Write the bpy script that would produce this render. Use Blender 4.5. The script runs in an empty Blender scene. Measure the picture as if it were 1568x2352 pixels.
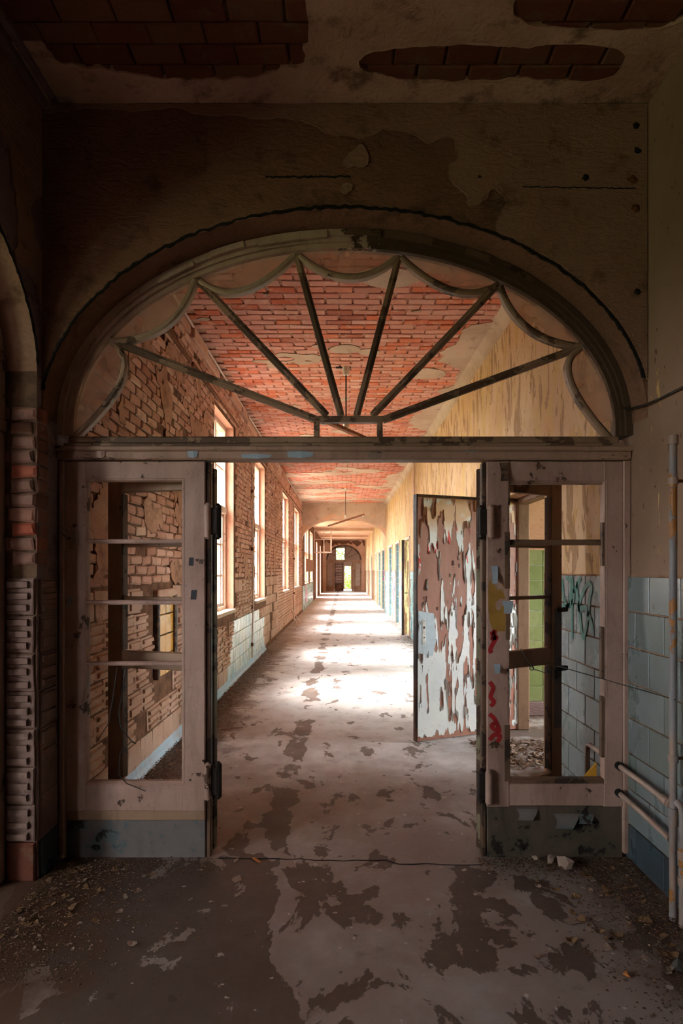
import bpy, bmesh, math, random
import numpy as np
from mathutils import Vector, Matrix

# ------------------------------------------------------------------ camera, world, sun, exposure
F, VX, VY, EYE = 1400.0, 789.0, 1309.0, 1.64          # measured: focal length in px, vanishing point, eye height
scn = bpy.context.scene
C = scn.collection
cam = bpy.data.cameras.new('camera')
cam.sensor_fit = 'VERTICAL'; cam.sensor_height = 36.0; cam.lens = F / 2352 * 36
cam.shift_x = -(VX - 784) / 2352; cam.shift_y = (VY - 1176) / 2352
cam.clip_end = 400
camo = bpy.data.objects.new('camera', cam); C.objects.link(camo)
camo.location = (0, 0, EYE); camo.rotation_euler = (math.pi / 2, 0, 0)
scn.camera = camo

SKY_STRENGTH, SUN_STRENGTH, EXPOSURE = 3.0, 4.8, 3.72
world = bpy.data.worlds.new('sky'); scn.world = world; world.use_nodes = True
bg = world.node_tree.nodes['Background']
bg.inputs[0].default_value = (0.90, 0.96, 1.0, 1); bg.inputs[1].default_value = SKY_STRENGTH
sun = bpy.data.lights.new('sun', 'SUN'); sun.energy = SUN_STRENGTH; sun.angle = 0.75; sun.color = (1.0, 0.98, 0.95)
suno = bpy.data.objects.new('sun', sun); C.objects.link(suno)
suno.rotation_euler = Vector((1.0, 0.03, -0.82)).to_track_quat('-Z', 'Y').to_euler()
scn.view_settings.view_transform = 'Standard'; scn.view_settings.look = 'None'
scn.view_settings.gamma = 1; scn.view_settings.use_curve_mapping = False
scn.view_settings.exposure = EXPOSURE
scn.cycles.max_bounces = 10; scn.cycles.diffuse_bounces = 7; scn.cycles.transparent_max_bounces = 12
scn.cycles.sample_clamp_indirect = 6

random.seed(7)
R = random.Random(11)

# ------------------------------------------------------------------ noise for geometry
def _h(i, j, s):
    n = (i * 374761393 + j * 668265263 + s * 1274126177) & 0xFFFFFFFF
    n = ((n ^ (n >> 13)) * 1274126177) & 0xFFFFFFFF
    return ((n ^ (n >> 16)) & 0xFFFFFF) / float(0xFFFFFF)
def vnoise(x, y, s=0):
    x = np.asarray(x, float); y = np.asarray(y, float)
    i = np.floor(x).astype(np.int64); j = np.floor(y).astype(np.int64)
    a = x - i; b = y - j
    a = a * a * (3 - 2 * a); b = b * b * (3 - 2 * b)
    return (_h(i, j, s) * (1 - a) + _h(i + 1, j, s) * a) * (1 - b) + (_h(i, j + 1, s) * (1 - a) + _h(i + 1, j + 1, s) * a) * b
def fbm(x, y, s=0, o=4, g=0.5):
    t = 0; amp = 1; tot = 0
    for k in range(o):
        t = t + amp * vnoise(x * 2 ** k, y * 2 ** k, s + k * 17); tot += amp; amp *= g
    return t / tot

# ------------------------------------------------------------------ mesh helpers
class MB:
    def __init__(s): s.v = []; s.f = []; s.m = []
    def poly(s, pts, m=0):
        b = len(s.v); s.v += [tuple(p) for p in pts]; s.f.append(tuple(range(b, b + len(pts)))); s.m.append(m)
    def faces(s, vs, fs, m=0):
        b = len(s.v); s.v += [tuple(p) for p in vs]
        for f in fs: s.f.append(tuple(b + i for i in f)); s.m.append(m)
    def box(s, x0, x1, y0, y1, z0, z1, m=0):
        vs = [(x, y, z) for x in (x0, x1) for y in (y0, y1) for z in (z0, z1)]
        s.faces(vs, [(0, 1, 3, 2), (4, 6, 7, 5), (0, 4, 5, 1), (2, 3, 7, 6), (0, 2, 6, 4), (1, 5, 7, 3)], m)
    def cbox(s, x0, x1, y0, y1, z0, z1, c=0.005, m=0):
        bm = bmesh.new(); bmesh.ops.create_cube(bm, size=1)
        for v in bm.verts:
            v.co = Vector(((x0 + x1) / 2 + v.co.x * (x1 - x0), (y0 + y1) / 2 + v.co.y * (y1 - y0), (z0 + z1) / 2 + v.co.z * (z1 - z0)))
        c = min(c, 0.4 * min(abs(x1 - x0), abs(y1 - y0), abs(z1 - z0)))
        bmesh.ops.bevel(bm, geom=bm.edges[:], offset=c, segments=1, affect='EDGES')
        s.addbm(bm, m)
    def addbm(s, bm, m=0):
        bm.verts.index_update(); b = len(s.v)
        s.v += [tuple(v.co) for v in bm.verts]
        for f in bm.faces: s.f.append(tuple(b + v.index for v in f.verts)); s.m.append(m)
        bm.free()
    def bar(s, p, q, w, d, up=(0, -1, 0), m=0, c=0.004):
        """rectangular bar from p to q, width w across, depth d along up"""
        p = Vector(p); q = Vector(q); t = (q - p).normalized(); u = Vector(up); u = (u - t * u.dot(t)).normalized(); n = t.cross(u)
        L = (q - p).length; bm = bmesh.new(); bmesh.ops.create_cube(bm, size=1)
        for v in bm.verts: v.co = Vector((v.co.x * L, v.co.y * w, v.co.z * d))
        bmesh.ops.bevel(bm, geom=bm.edges[:], offset=min(c, .3 * w, .3 * d), segments=1, affect='EDGES')
        M = Matrix((t, n, u)).transposed().to_4x4(); M.translation = (p + q) / 2
        bmesh.ops.transform(bm, matrix=M, verts=bm.verts[:]); s.addbm(bm, m)
    def sweep(s, path, prof, ups, m=0, closed=True, caps=True):
        """prof: list of (a,b) offsets along (n,u) frames; ups: (n,u) per path point"""
        b = len(s.v); k = len(prof)
        for p, (n, u) in zip(path, ups):
            for a, c in prof: s.v.append(tuple(Vector(p) + Vector(n) * a + Vector(u) * c))
        for i in range(len(path) - 1):
            for j in range(k if closed else k - 1):
                j2 = (j + 1) % k
                s.f.append((b + i * k + j, b + i * k + j2, b + (i + 1) * k + j2, b + (i + 1) * k + j)); s.m.append(m)
        if caps and closed:
            s.f.append(tuple(b + j for j in range(k))); s.m.append(m)
            s.f.append(tuple(b + (len(path) - 1) * k + j for j in reversed(range(k)))); s.m.append(m)
    def tube(s, path, r, n=8, m=0):
        path = [Vector(p) for p in path]; ups = []; u = None
        for i, p in enumerate(path):
            t = (path[min(i + 1, len(path) - 1)] - path[max(i - 1, 0)]).normalized()
            if u is None: u = Vector((0, 0, 1)) if abs(t.z) < .9 else Vector((1, 0, 0))
            u = (u - t * u.dot(t)).normalized(); ups.append((t.cross(u), u))
        rr = r if isinstance(r, (list, tuple)) else [r] * len(path)
        b = len(s.v)
        for p, (a, c), q in zip(path, ups, rr):
            for j in range(n):
                t = 2 * math.pi * j / n; s.v.append(tuple(p + a * q * math.cos(t) + c * q * math.sin(t)))
        for i in range(len(path) - 1):
            for j in range(n):
                j2 = (j + 1) % n; s.f.append((b + i * n + j, b + i * n + j2, b + (i + 1) * n + j2, b + (i + 1) * n + j)); s.m.append(m)
        s.f.append(tuple(b + j for j in range(n))); s.m.append(m)
        s.f.append(tuple(b + (len(path) - 1) * n + j for j in reversed(range(n)))); s.m.append(m)
    def mesh(s, name, mats, smooth=False, recalc=True):
        me = bpy.data.meshes.new(name); me.from_pydata(s.v, [], s.f)
        for m in (mats if isinstance(mats, (list, tuple)) else [mats]): me.materials.append(m)
        if len(me.materials) > 1: me.polygons.foreach_set('material_index', s.m)
        if recalc:
            bm = bmesh.new(); bm.from_mesh(me); bmesh.ops.recalc_face_normals(bm, faces=bm.faces[:]); bm.to_mesh(me); bm.free()
        if smooth:
            me.polygons.foreach_set('use_smooth', [True] * len(me.polygons))
            try: me.set_sharp_from_angle(angle=math.radians(40))
            except Exception: pass
        me.update(); return me
    def build(s, name, mats, parent=None, smooth=False, kind=None, label=None, recalc=True, local=False):
        if parent is not None and not local:
            L = Vector((0, 0, 0)); p = parent
            while p is not None: L += p.location; p = p.parent
            s.v = [(x - L.x, y - L.y, z - L.z) for x, y, z in s.v]
        o = bpy.data.objects.new(name, s.mesh(name, mats, smooth, recalc)); C.objects.link(o)
        if parent is not None: o.parent = parent
        if kind: o['kind'] = kind
        if label: o['label'] = label
        return o

def thing(name, label, cat, loc=(0, 0, 0), rz=0.0, group=None):
    o = bpy.data.objects.new(name, None); C.objects.link(o); o.empty_display_size = .1
    o.location = loc; o.rotation_euler = (0, 0, rz)
    return tag(o, label, cat, group)
def tag(o, label, cat, group=None):
    o['label'] = label; o['category'] = cat; o['kind'] = 'thing'
    if group: o['group'] = group
    return o
def copy_tree(o, parent=None):
    c = o.copy(); C.objects.link(c)
    if parent is not None: c.parent = parent
    for ch in list(o.children): copy_tree(ch, c)
    return c
def centre(mb):
    """recentre an MB on its base centre and return that location"""
    a = np.array(mb.v); lo = a.min(0); hi = a.max(0); c = ((lo[0] + hi[0]) / 2, (lo[1] + hi[1]) / 2, lo[2])
    mb.v = [tuple(p) for p in (a - np.array(c))]; return c
def solo(mb, name, mats, label, cat, group=None, smooth=False):
    c = centre(mb); o = mb.build(name, mats, smooth=smooth); o.location = c; return tag(o, label, cat, group)

def at(px, py, d): return ((px - VX) * d / F, d, EYE - (py - VY) * d / F)     # photo pixel at a known depth -> world point
def on_right(px, py, X=1.63):                                                  # photo pixel on a side wall of known X
    d = X * F / (px - VX); return (X, d, EYE - (py - VY) * d / F)

def piece(w, h, dep, ch=0.006, jit=0.004, seed=0):
    r = random.Random(seed); j = lambda: r.uniform(-jit, jit)
    q = [(-w / 2 + j(), -h / 2 + j()), (w / 2 + j(), -h / 2 + j()), (w / 2 + j(), h / 2 + j()), (-w / 2 + j(), h / 2 + j())]
    mb = MB(); vs = [(x, y, 0) for x, y in q]
    vs += [(x, y, dep - ch) for x, y in q]
    vs += [(x - math.copysign(ch + abs(j()), x), y - math.copysign(ch + abs(j()), y), dep + j() * .6) for x, y in q]
    fs = []
    for a in range(4):
        b = (a + 1) % 4; fs += [(a, b, 4 + b, 4 + a), (4 + a, 4 + b, 8 + b, 8 + a)]
    fs.append((8, 9, 10, 11)); mb.faces(vs, fs); return mb
def frame_matrix(U, V, loc):
    U = Vector(U); V = Vector(V); N = U.cross(V); M = Matrix((U, V, N)).transposed().to_4x4(); M.translation = Vector(loc); return M
class Pieces:
    """alike pieces sharing a few meshes; the first ones become parts, the rest is joined into one 'stuff' part"""
    def __init__(s, name, w, h, dep, mat, parent, U, V, nvar=6, limit=300, ch=.006, jit=.004, joined=None, maker=None):
        s.name, s.parent, s.U, s.V, s.limit, s.n, s.mat = name, parent, U, V, limit, 0, mat
        mk = maker or (lambda k: piece(w, h, dep, ch, jit, 100 + k + int(w * 1000)))
        s.src = [mk(k) for k in range(nvar)]; s.me = [m.mesh(name, mat) for m in s.src]
        s.rest = MB(); s.joined = joined or 'joined_' + name + 's'; s.rng = random.Random(int(w * 7919))
    def put(s, loc, part=True, sx=1.0, sy=1.0, rot=0.0, mat=None):
        k = s.rng.randrange(len(s.me)); M = frame_matrix(s.U, s.V, loc) @ Matrix.Rotation(rot, 4, 'Z') @ Matrix.Diagonal((sx, sy, 1, 1))
        if part and s.n < s.limit:
            o = bpy.data.objects.new(s.name, s.me[k]); C.objects.link(o); o.parent = s.parent; o.matrix_local = M; s.n += 1
            return o
        b = len(s.rest.v); s.rest.v += [tuple(M @ Vector(p)) for p in s.src[k].v]
        s.rest.f += [tuple(b + i for i in f) for f in s.src[k].f]; s.rest.m += [0] * len(s.src[k].f)
    def done(s):
        if s.rest.v: s.rest.build(s.joined, s.mat, s.parent, kind='stuff')

def sheet(f, u0, u1, v0, v1, step, place, thick, curl=0.0, seed=0, keep=None):
    """thin coat with an irregular outline: the part of a grid where f(u,v) > 0, with side walls and lifted edges"""
    nu = max(2, int(round((u1 - u0) / step))); nv = max(2, int(round((v1 - v0) / step)))
    us = np.linspace(u0, u1, nu + 1); vs = np.linspace(v0, v1, nv + 1)
    U, V = np.meshgrid(us, vs, indexing='ij'); G = np.asarray(f(U, V), float)
    rel = thick * (0.8 + 0.5 * fbm(U * 6, V * 6, seed + 5, 3))
    cur = curl * np.clip(fbm(U * 9, V * 9, seed + 9, 2) - .35, 0, 1) * 2
    mb = MB(); vid = {}
    def corner(i, j):
        k = (i, j)
        if k not in vid: vid[k] = len(mb.v); mb.v.append(place(us[i], vs[j], rel[i, j]))
        return vid[k]
    def cross(i, j, i2, j2, low=False):
        if (i2, j2) < (i, j): i, j, i2, j2 = i2, j2, i, j
        k = (i, j, i2, j2, low)
        if k not in vid:
            a, b = G[i, j], G[i2, j2]; t = min(max(a / (a - b), .03), .97)
            h = 0.0 if low else rel[i, j] + cur[i, j]
            vid[k] = len(mb.v); mb.v.append(place(us[i] + (us[i2] - us[i]) * t, vs[j] + (vs[j2] - vs[j]) * t, h))
        return vid[k]
    P = G > 0; full = P[:-1, :-1] & P[1:, :-1] & P[1:, 1:] & P[:-1, 1:]; anyp = P[:-1, :-1] | P[1:, :-1] | P[1:, 1:] | P[:-1, 1:]
    for i, j in zip(*np.nonzero(anyp)):
        i = int(i); j = int(j); cs = [(i, j), (i + 1, j), (i + 1, j + 1), (i, j + 1)]
        if full[i, j]:
            mb.f.append(tuple(corner(*c) for c in cs)); mb.m.append(0); continue
        ring = []; cr = []
        for a in range(4):
            c, d = cs[a], cs[(a + 1) % 4]
            if P[c]: ring.append(corner(*c))
            if P[c] != P[d]:
                ring.append(cross(*c, *d)); cr.append((c, d))
        if len(cr) == 4:
            for a in range(4):
                c = cs[a]
                if P[c]:
                    p, q = cs[a - 1], cs[(a + 1) % 4]; mb.f.append((cross(*p, *c), corner(*c), cross(*c, *q))); mb.m.append(0)
                    mb.f.append((cross(*p, *c), cross(*c, *q), cross(*c, *q, True), cross(*p, *c, True))); mb.m.append(0)
            continue
        if len(ring) >= 3: mb.f.append(tuple(ring)); mb.m.append(0)
        if len(cr) == 2:
            (a, b), (c, d) = cr; mb.f.append((cross(*a, *b), cross(*c, *d), cross(*c, *d, True), cross(*a, *b, True))); mb.m.append(0)
    return mb

# ------------------------------------------------------------------ material helpers
def c(r, g, b):
    f = lambda x: (x / 255 / 12.92) if x / 255 <= .04045 else ((x / 255 + .055) / 1.055) ** 2.4
    return (f(r), f(g), f(b), 1)
class N:
    def __init__(s, name):
        s.m = bpy.data.materials.new(name); s.m.use_nodes = True; s.t = s.m.node_tree
        s.b = s.t.nodes['Principled BSDF']; s.out = s.t.nodes['Material Output']
        s.geo = s.t.nodes.new('ShaderNodeNewGeometry'); s.pos = s.geo.outputs['Position']; s.inf = None
    def node(s, typ, ins=(), **props):
        n = s.t.nodes.new(typ)
        for k, v in props.items(): setattr(n, k, v)
        for k, v in dict(ins).items(): s.set(n.inputs[k], v)
        return n
    def set(s, sock, v):
        if isinstance(v, bpy.types.NodeSocket): s.t.links.new(v, sock)
        else: sock.default_value = v
    def vec(s, sx=1, sy=1, sz=1, off=(0, 0, 0)):
        return s.node('ShaderNodeMapping', {0: s.pos, 'Location': off, 'Scale': (sx, sy, sz)}).outputs[0]
    def noise(s, scale, detail=4, rough=.55, vec=None, dist=0.0):
        return s.node('ShaderNodeTexNoise', {'Vector': vec or s.pos, 'Scale': scale, 'Detail': detail, 'Roughness': rough, 'Distortion': dist}).outputs[0]
    def voro(s, scale, vec=None, feature='F1', out='Distance'):
        return s.node('ShaderNodeTexVoronoi', {'Vector': vec or s.pos, 'Scale': scale}, feature=feature).outputs[out]
    def math(s, op, a, b=0.0, clamp=False):
        return s.node('ShaderNodeMath', {0: a, 1: b}, operation=op, use_clamp=clamp).outputs[0]
    def step(s, v, lo, hi): return s.node('ShaderNodeMapRange', {'Value': v, 'From Min': lo, 'From Max': hi}).outputs[0]
    def mix(s, f, a, b):
        n = s.node('ShaderNodeMix', data_type='RGBA'); s.set(n.inputs[0], f); s.set(n.inputs[6], a); s.set(n.inputs[7], b); return n.outputs[2]
    def xyz(s): return s.node('ShaderNodeSeparateXYZ', {0: s.pos}).outputs
    def ramp(s, f, stops):
        n = s.node('ShaderNodeValToRGB', {0: f}); e = n.color_ramp.elements
        while len(e) < len(stops): e.new(.5)
        for el, (p, col) in zip(e, stops): el.position = p; el.color = col
        return n.outputs[0]
    def rand(s):
        i = s.node('ShaderNodeObjectInfo').outputs['Random']
        return s.math('FRACT', s.math('ADD', i, s.geo.outputs['Random Per Island']))
    def done(s, col, rough=.85, bump=None, strength=.5, dist=.01, spec=.3, metal=0.0):
        s.set(s.b.inputs['Base Color'], col); s.set(s.b.inputs['Roughness'], rough)
        s.set(s.b.inputs['Specular IOR Level'], spec); s.set(s.b.inputs['Metallic'], metal)
        if bump is not None:
            s.t.links.new(s.node('ShaderNodeBump', {'Height': bump, 'Strength': strength, 'Distance': dist}).outputs[0], s.b.inputs['Normal'])
        return s.m

def m_plaster(name, a, b, dark, scale=1.0, bumpy=.8, patch=.55, trowel=True):
    n = N(name); big = n.noise(1.3 * scale, 6, .6); mid = n.noise(6 * scale, 6, .65); fine = n.noise(45 * scale, 4, .6)
    col = n.mix(n.step(big, .38, .62), a, b)
    col = n.mix(n.math('MULTIPLY', n.step(mid, patch, patch + .13), .75), col, dark)
    col = n.mix(n.math('MULTIPLY', n.step(fine, .58, .75), .35), col, dark)
    tr = n.noise(9, 5, .6, n.vec(1, 1, 2.6), 1.5) if trowel else mid
    h = n.math('ADD', n.math('MULTIPLY', tr, .8), n.math('MULTIPLY', fine, .3))
    return n.done(col, .92, h, bumpy, .02, .15)
M = {}
M['plaster_brown'] = m_plaster('brown_plaster', c(116, 84, 64), c(132, 96, 76), c(82, 58, 43), bumpy=1.0)
M['plaster_grey'] = m_plaster('grey_lime_plaster', c(142, 108, 88), c(154, 122, 102), c(100, 74, 56), bumpy=.6, patch=.56)
M['plaster_ceil'] = m_plaster('flaking_ceiling_plaster', c(206, 170, 146), c(178, 142, 120), c(100, 74, 56), bumpy=.6, patch=.53)
M['plaster_pale'] = m_plaster('pale_lime_plaster', c(196, 172, 150), c(176, 148, 126), c(128, 100, 76), bumpy=.4, patch=.6)
M['plaster_lilac'] = m_plaster('lilac_grey_plaster', c(136, 114, 112), c(118, 96, 92), c(62, 48, 44), bumpy=.6)
M['plaster_peach'] = m_plaster('peach_plaster', c(208, 170, 142), c(194, 152, 122), c(150, 108, 80), bumpy=.4, patch=.63)

def m_right_wall(name, base1, base2, amount):
    n = N(name); st = n.vec(1.5, 1.5, .42); x, y, z = n.xyz()
    streak = n.noise(2.6, 7, .66, st, 1.0); streak2 = n.noise(3.8, 5, .6, n.vec(1.9, 1.9, .5, (3, 7, 2)), .9); big = n.noise(.9, 4, .6)
    col = n.mix(n.step(big, .35, .65), base1, base2)
    f1 = n.step(streak, .60 - amount, .615 - amount); col = n.mix(n.math('MULTIPLY', f1, .8), col, c(200, 162, 104))
    f2 = n.step(streak2, .62 - amount, .64 - amount); col = n.mix(n.math('MULTIPLY', f2, .75), col, c(150, 112, 78))
    sp = n.step(n.noise(24, 3, .6, n.vec(1, 1, .7)), .66, .70); col = n.mix(n.math('MULTIPLY', sp, .8), col, c(86, 60, 44))
    h = n.math('SUBTRACT', n.math('MULTIPLY', n.noise(14, 5), .3), n.math('ADD', f1, n.math('MULTIPLY', f2, .7)))
    return n.done(col, .85, h, .55, .006, .2)
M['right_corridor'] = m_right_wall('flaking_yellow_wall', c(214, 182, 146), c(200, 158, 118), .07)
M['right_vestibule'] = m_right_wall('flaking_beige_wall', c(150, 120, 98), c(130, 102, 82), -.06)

def m_brick(name, stops, mort, soot=.0, spots=.5):
    n = N(name); r = n.rand(); col = n.ramp(r, stops); fine = n.noise(60, 4, .6); mid = n.noise(9, 5, .65)
    col = n.mix(n.math('MULTIPLY', n.step(mid, .54, .68), spots), col, mort)
    col = n.mix(n.math('MULTIPLY', n.step(fine, .57, .7), .35), col, c(60, 34, 26))
    return n.done(col, .9, n.math('ADD', n.math('MULTIPLY', mid, .7), n.math('MULTIPLY', fine, .4)), .6, .008, .15)
M['brick_ceiling'] = m_brick('salmon_red_brick', [(0, c(194, 128, 108)), (.25, c(206, 150, 132)), (.45, c(186, 112, 92)), (.62, c(208, 158, 140)), (.8, c(204, 120, 88)), (.92, c(196, 106, 76)), (1, c(160, 100, 84))], c(216, 180, 158), spots=.7)
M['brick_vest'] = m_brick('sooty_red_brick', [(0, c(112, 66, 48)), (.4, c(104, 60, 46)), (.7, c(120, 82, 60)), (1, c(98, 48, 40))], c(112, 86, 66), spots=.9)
M['brick_wall'] = m_brick('tan_brick', [(0, c(192, 146, 124)), (.35, c(176, 126, 104)), (.6, c(200, 156, 132)), (.85, c(164, 112, 90)), (1, c(208, 170, 146))], c(166, 122, 96), spots=.7)
M['brick_pier'] = m_brick('pier_brick', [(0, c(132, 98, 84)), (.5, c(122, 88, 76)), (.8, c(138, 98, 82)), (1, c(150, 76, 56))], c(126, 102, 90), spots=.8)
def m_mortar(name, a, b):
    n = N(name); mid = n.noise(10, 6, .65); col = n.mix(n.step(mid, .4, .65), a, b); return n.done(col, .95, n.noise(40, 5, .65), .7, .01, .1)
M['mortar_ceiling'] = m_mortar('pink_mortar', c(204, 160, 136), c(160, 112, 90))
M['mortar_wall'] = m_mortar('brown_mortar', c(126, 90, 68), c(82, 56, 42))
M['remnant'] = m_plaster('tan_render_remnant', c(182, 138, 112), c(166, 120, 94), c(122, 84, 62), bumpy=.7, patch=.52)
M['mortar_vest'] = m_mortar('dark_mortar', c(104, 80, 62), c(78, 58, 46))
M['pad'] = m_plaster('ribbed_mortar_bed', c(192, 158, 136), c(176, 136, 112), c(112, 76, 56), scale=1.6, bumpy=.5, patch=.58, trowel=False)
M['pad_dark'] = m_plaster('ribbed_mortar_bed_grey', c(128, 104, 94), c(114, 90, 80), c(82, 62, 54), scale=1.6, bumpy=.5, patch=.6, trowel=False)

def m_tile(name, stops, grime, rough=.16, amt=.5):
    n = N(name); col = n.ramp(n.rand(), stops); g = n.noise(4, 6, .65, n.vec(1, 1, .6)); f = n.noise(22, 4)
    col = n.mix(n.math('MULTIPLY', n.step(g, .5, .72), amt), col, grime); col = n.mix(n.math('MULTIPLY', n.step(f, .62, .72), .3), col, grime)
    ro = n.step(g, .3, .8); ro = n.math('ADD', n.math('MULTIPLY', ro, .35), rough)
    return n.done(col, ro, n.noise(7, 3), .12, .01, .5)
M['tile_grey'] = m_tile('blue_grey_glazed_tile', [(0, c(106, 114, 112)), (.4, c(116, 124, 124)), (.7, c(96, 106, 100)), (1, c(122, 130, 132))], c(104, 98, 88), amt=.25)
M['tile_navy'] = m_tile('dark_blue_glazed_tile', [(0, c(52, 64, 72)), (1, c(62, 74, 80))], c(60, 56, 52))
M['tile_teal'] = m_tile('teal_glazed_tile', [(0, c(122, 174, 178)), (.5, c(108, 160, 168)), (1, c(138, 184, 186))], c(170, 168, 150), amt=.35)
M['tile_deep'] = m_tile('deep_teal_tile', [(0, c(98, 146, 158)), (1, c(116, 160, 168))], c(130, 150, 148), amt=.3)
M['tile_pale'] = m_tile('pale_blue_tile', [(0, c(206, 214, 208)), (.5, c(190, 208, 210)), (1, c(214, 212, 196))], c(196, 172, 148), amt=.5)
M['tile_green'] = m_tile('green_glazed_tile', [(0, c(126, 140, 88)), (.5, c(116, 130, 80)), (1, c(134, 144, 96))], c(104, 120, 64), amt=.5)
M['tile_ochre'] = m_tile('ochre_tile', [(0, c(196, 132, 20)), (1, c(206, 144, 30))], c(150, 96, 20), amt=.4)
M['grout'] = m_mortar('rusty_grout', c(160, 124, 96), c(128, 90, 64))
M['grout_white'] = m_mortar('white_grout', c(208, 214, 204), c(180, 190, 180))

def m_paint(name, paint, paint2, wood, level, streak=(1, 1, 1), under=None, sidex=None, rough=.55):
    n = N(name); big = n.noise(2.4, 6, .62, n.vec(*streak)); chip = n.noise(11, 6, .65, n.vec(*streak)); fine = n.noise(50, 4)
    mask = n.math('ADD', n.math('MULTIPLY', big, .55), n.math('MULTIPLY', chip, .45))
    if sidex:                                                        # the coat survives better on one side of the arch
        x = n.xyz()[0]; mask = n.math('ADD', mask, n.math('MULTIPLY', n.step(x, sidex[0], sidex[1]), sidex[2]))
    bare = n.step(mask, level, level + .012)
    grain = n.noise(30, 4, .6, n.vec(1, 1, 1)); wcol = n.mix(grain, wood, tuple(.45 * k for k in wood[:3]) + (1,))
    pc = n.mix(n.step(big, .35, .65), paint, paint2); pc = n.mix(n.math('MULTIPLY', n.step(fine, .6, .75), .3), pc, wood); pc = n.mix(n.math('MULTIPLY', n.step(n.noise(3.5, 7, .7, n.vec(2.2, 2.2, .5, (5, 1, 3)), .6), .48, .72), .5), pc, wood)
    if under: pc = n.mix(n.step(mask, level - .035, level - .03), pc, under)
    col = n.mix(bare, pc, wcol)
    h = n.math('SUBTRACT', n.math('MULTIPLY', n.noise(26, 5), .35), bare)
    return n.done(col, rough, h, .6, .004, .3)
M['frame'] = m_paint('cream_gloss_paint_worn', c(178, 144, 128), c(158, 124, 108), c(88, 62, 46), .585)
M['frame_arch'] = m_paint('arch_paint_worn', c(184, 160, 138), c(162, 132, 110), c(92, 70, 54), .70, sidex=(-.35, .25, .34))
M['frame_transom'] = m_paint('transom_paint_worn', c(170, 136, 114), c(148, 114, 94), c(84, 60, 44), .56, streak=(.4, 1, 1.6))
M['bar_wood'] = m_paint('weathered_bar_wood', c(150, 120, 94), c(128, 100, 78), c(104, 78, 58), .50, streak=(.6, 1, .6))
M['scallop_wood'] = m_paint('scallop_bar_wood', c(176, 152, 126), c(150, 122, 98), c(98, 76, 58), .55, streak=(.6, 1, .6))
M['dark_wood'] = m_paint('dark_bare_wood', c(112, 84, 64), c(92, 68, 50), c(66, 48, 36), .52)
M['green_edge'] = m_paint('green_edge_paint', c(132, 128, 104), c(112, 96, 74), c(78, 56, 40), .5)
M['leaf_wood'] = m_paint('door_leaf_paint', c(158, 126, 100), c(140, 108, 84), c(92, 66, 46), .6)
M['plinth_grey'] = m_paint('grey_plinth_paint', c(114, 104, 100), c(98, 88, 84), c(52, 40, 34), .55, rough=.6, under=c(84, 92, 92))
M['plinth_brown'] = m_paint('brown_plinth_paint', c(96, 80, 68), c(82, 68, 56), c(46, 38, 33), .53, rough=.6, under=c(80, 72, 58))
M['window_paint'] = m_paint('window_paint', c(214, 190, 172), c(196, 166, 148), c(120, 80, 58), .62)
M['olive_door'] = m_paint('olive_door_paint', c(186, 186, 128), c(170, 160, 104), c(120, 88, 54), .5, streak=(1, 1, .35))
M['door_brown'] = m_paint('brown_door_underpaint', c(168, 118, 98), c(152, 102, 84), c(110, 70, 50), .66, streak=(3, 3, .4))
M['door_edge'] = m_paint('door_edge_wood', c(96, 62, 40), c(74, 46, 32), c(50, 32, 22), .5, streak=(1, 1, .3))
def m_flake():
    n = N('white_flaking_paint'); x, y, z = n.xyz(); big = n.noise(3, 5); f = n.noise(30, 4)
    col = n.mix(n.step(big, .35, .65), c(222, 220, 212), c(206, 208, 204)); col = n.mix(n.math('MULTIPLY', n.step(f, .58, .72), .4), col, c(190, 150, 120))
    tanz = n.math('MULTIPLY', n.step(z, 1.98, 2.12), n.step(n.noise(5, 4), .36, .46)); col = n.mix(tanz, col, c(206, 166, 126))
    rz = n.math('MULTIPLY', n.step(z, 1.62, 1.68), n.step(z, 2.08, 2.02)); red = n.math('MULTIPLY', rz, n.step(n.noise(22, 3, .5, n.vec(1, 1, .3)), .58, .6))
    col = n.mix(red, col, c(206, 62, 48)); return n.done(col, .5, n.noise(24, 4), .3, .004, .4)
M['flake'] = m_flake()
def plain(name, col, rough=.6, metal=0.0, var=.2, scale=14, spec=.4, dark=None):
    n = N(name); k = n.noise(scale, 5, .6); d = dark or tuple(x * .5 for x in col[:3]) + (1,)
    return n.done(n.mix(n.math('MULTIPLY', n.step(k, .45, .7), min(1, var * 3)), col, d), rough, k, .2, .004, spec, metal)
M['pipe'] = m_paint('grey_pipe_paint', c(136, 130, 128), c(118, 112, 112), c(176, 116, 58), .55, streak=(1, 1, .8), rough=.45)
M['pipe_pink'] = m_paint('beige_pipe_paint', c(164, 140, 124), c(148, 122, 106), c(104, 70, 48), .62, rough=.45)
M['rust'] = plain('rust', c(120, 74, 40), .8, .2, .3, 20, dark=c(60, 34, 22))
M['rust_bright'] = plain('orange_rust', c(128, 70, 30), .7, .3, .5, 24, dark=c(64, 34, 18))
M['iron'] = plain('dark_iron', c(58, 50, 46), .5, .6, .2)
M['soot'] = plain('soot_black', c(24, 18, 15), .95, 0, .2)
M['wire'] = plain('grey_wire', c(70, 62, 56), .6, .4)
M['black'] = plain('black_cable', c(34, 30, 30), .5)
M['white_enamel'] = plain('white_enamel', c(216, 210, 196), .4)
M['lockplate'] = plain('pale_grey_lock_plate', c(176, 186, 188), .45, .2, .1)
M['tape'] = plain('black_tape', c(40, 36, 38), .5)
M['blue_chip'] = plain('pale_blue_paint_chip', c(150, 160, 166), .6, var=.1)
M['paper'] = plain('pale_plaster_chip', c(146, 122, 106), .8, var=.15)
M['leafdry'] = plain('dry_leaf', c(124, 92, 62), .8, var=.3, scale=40)
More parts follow.
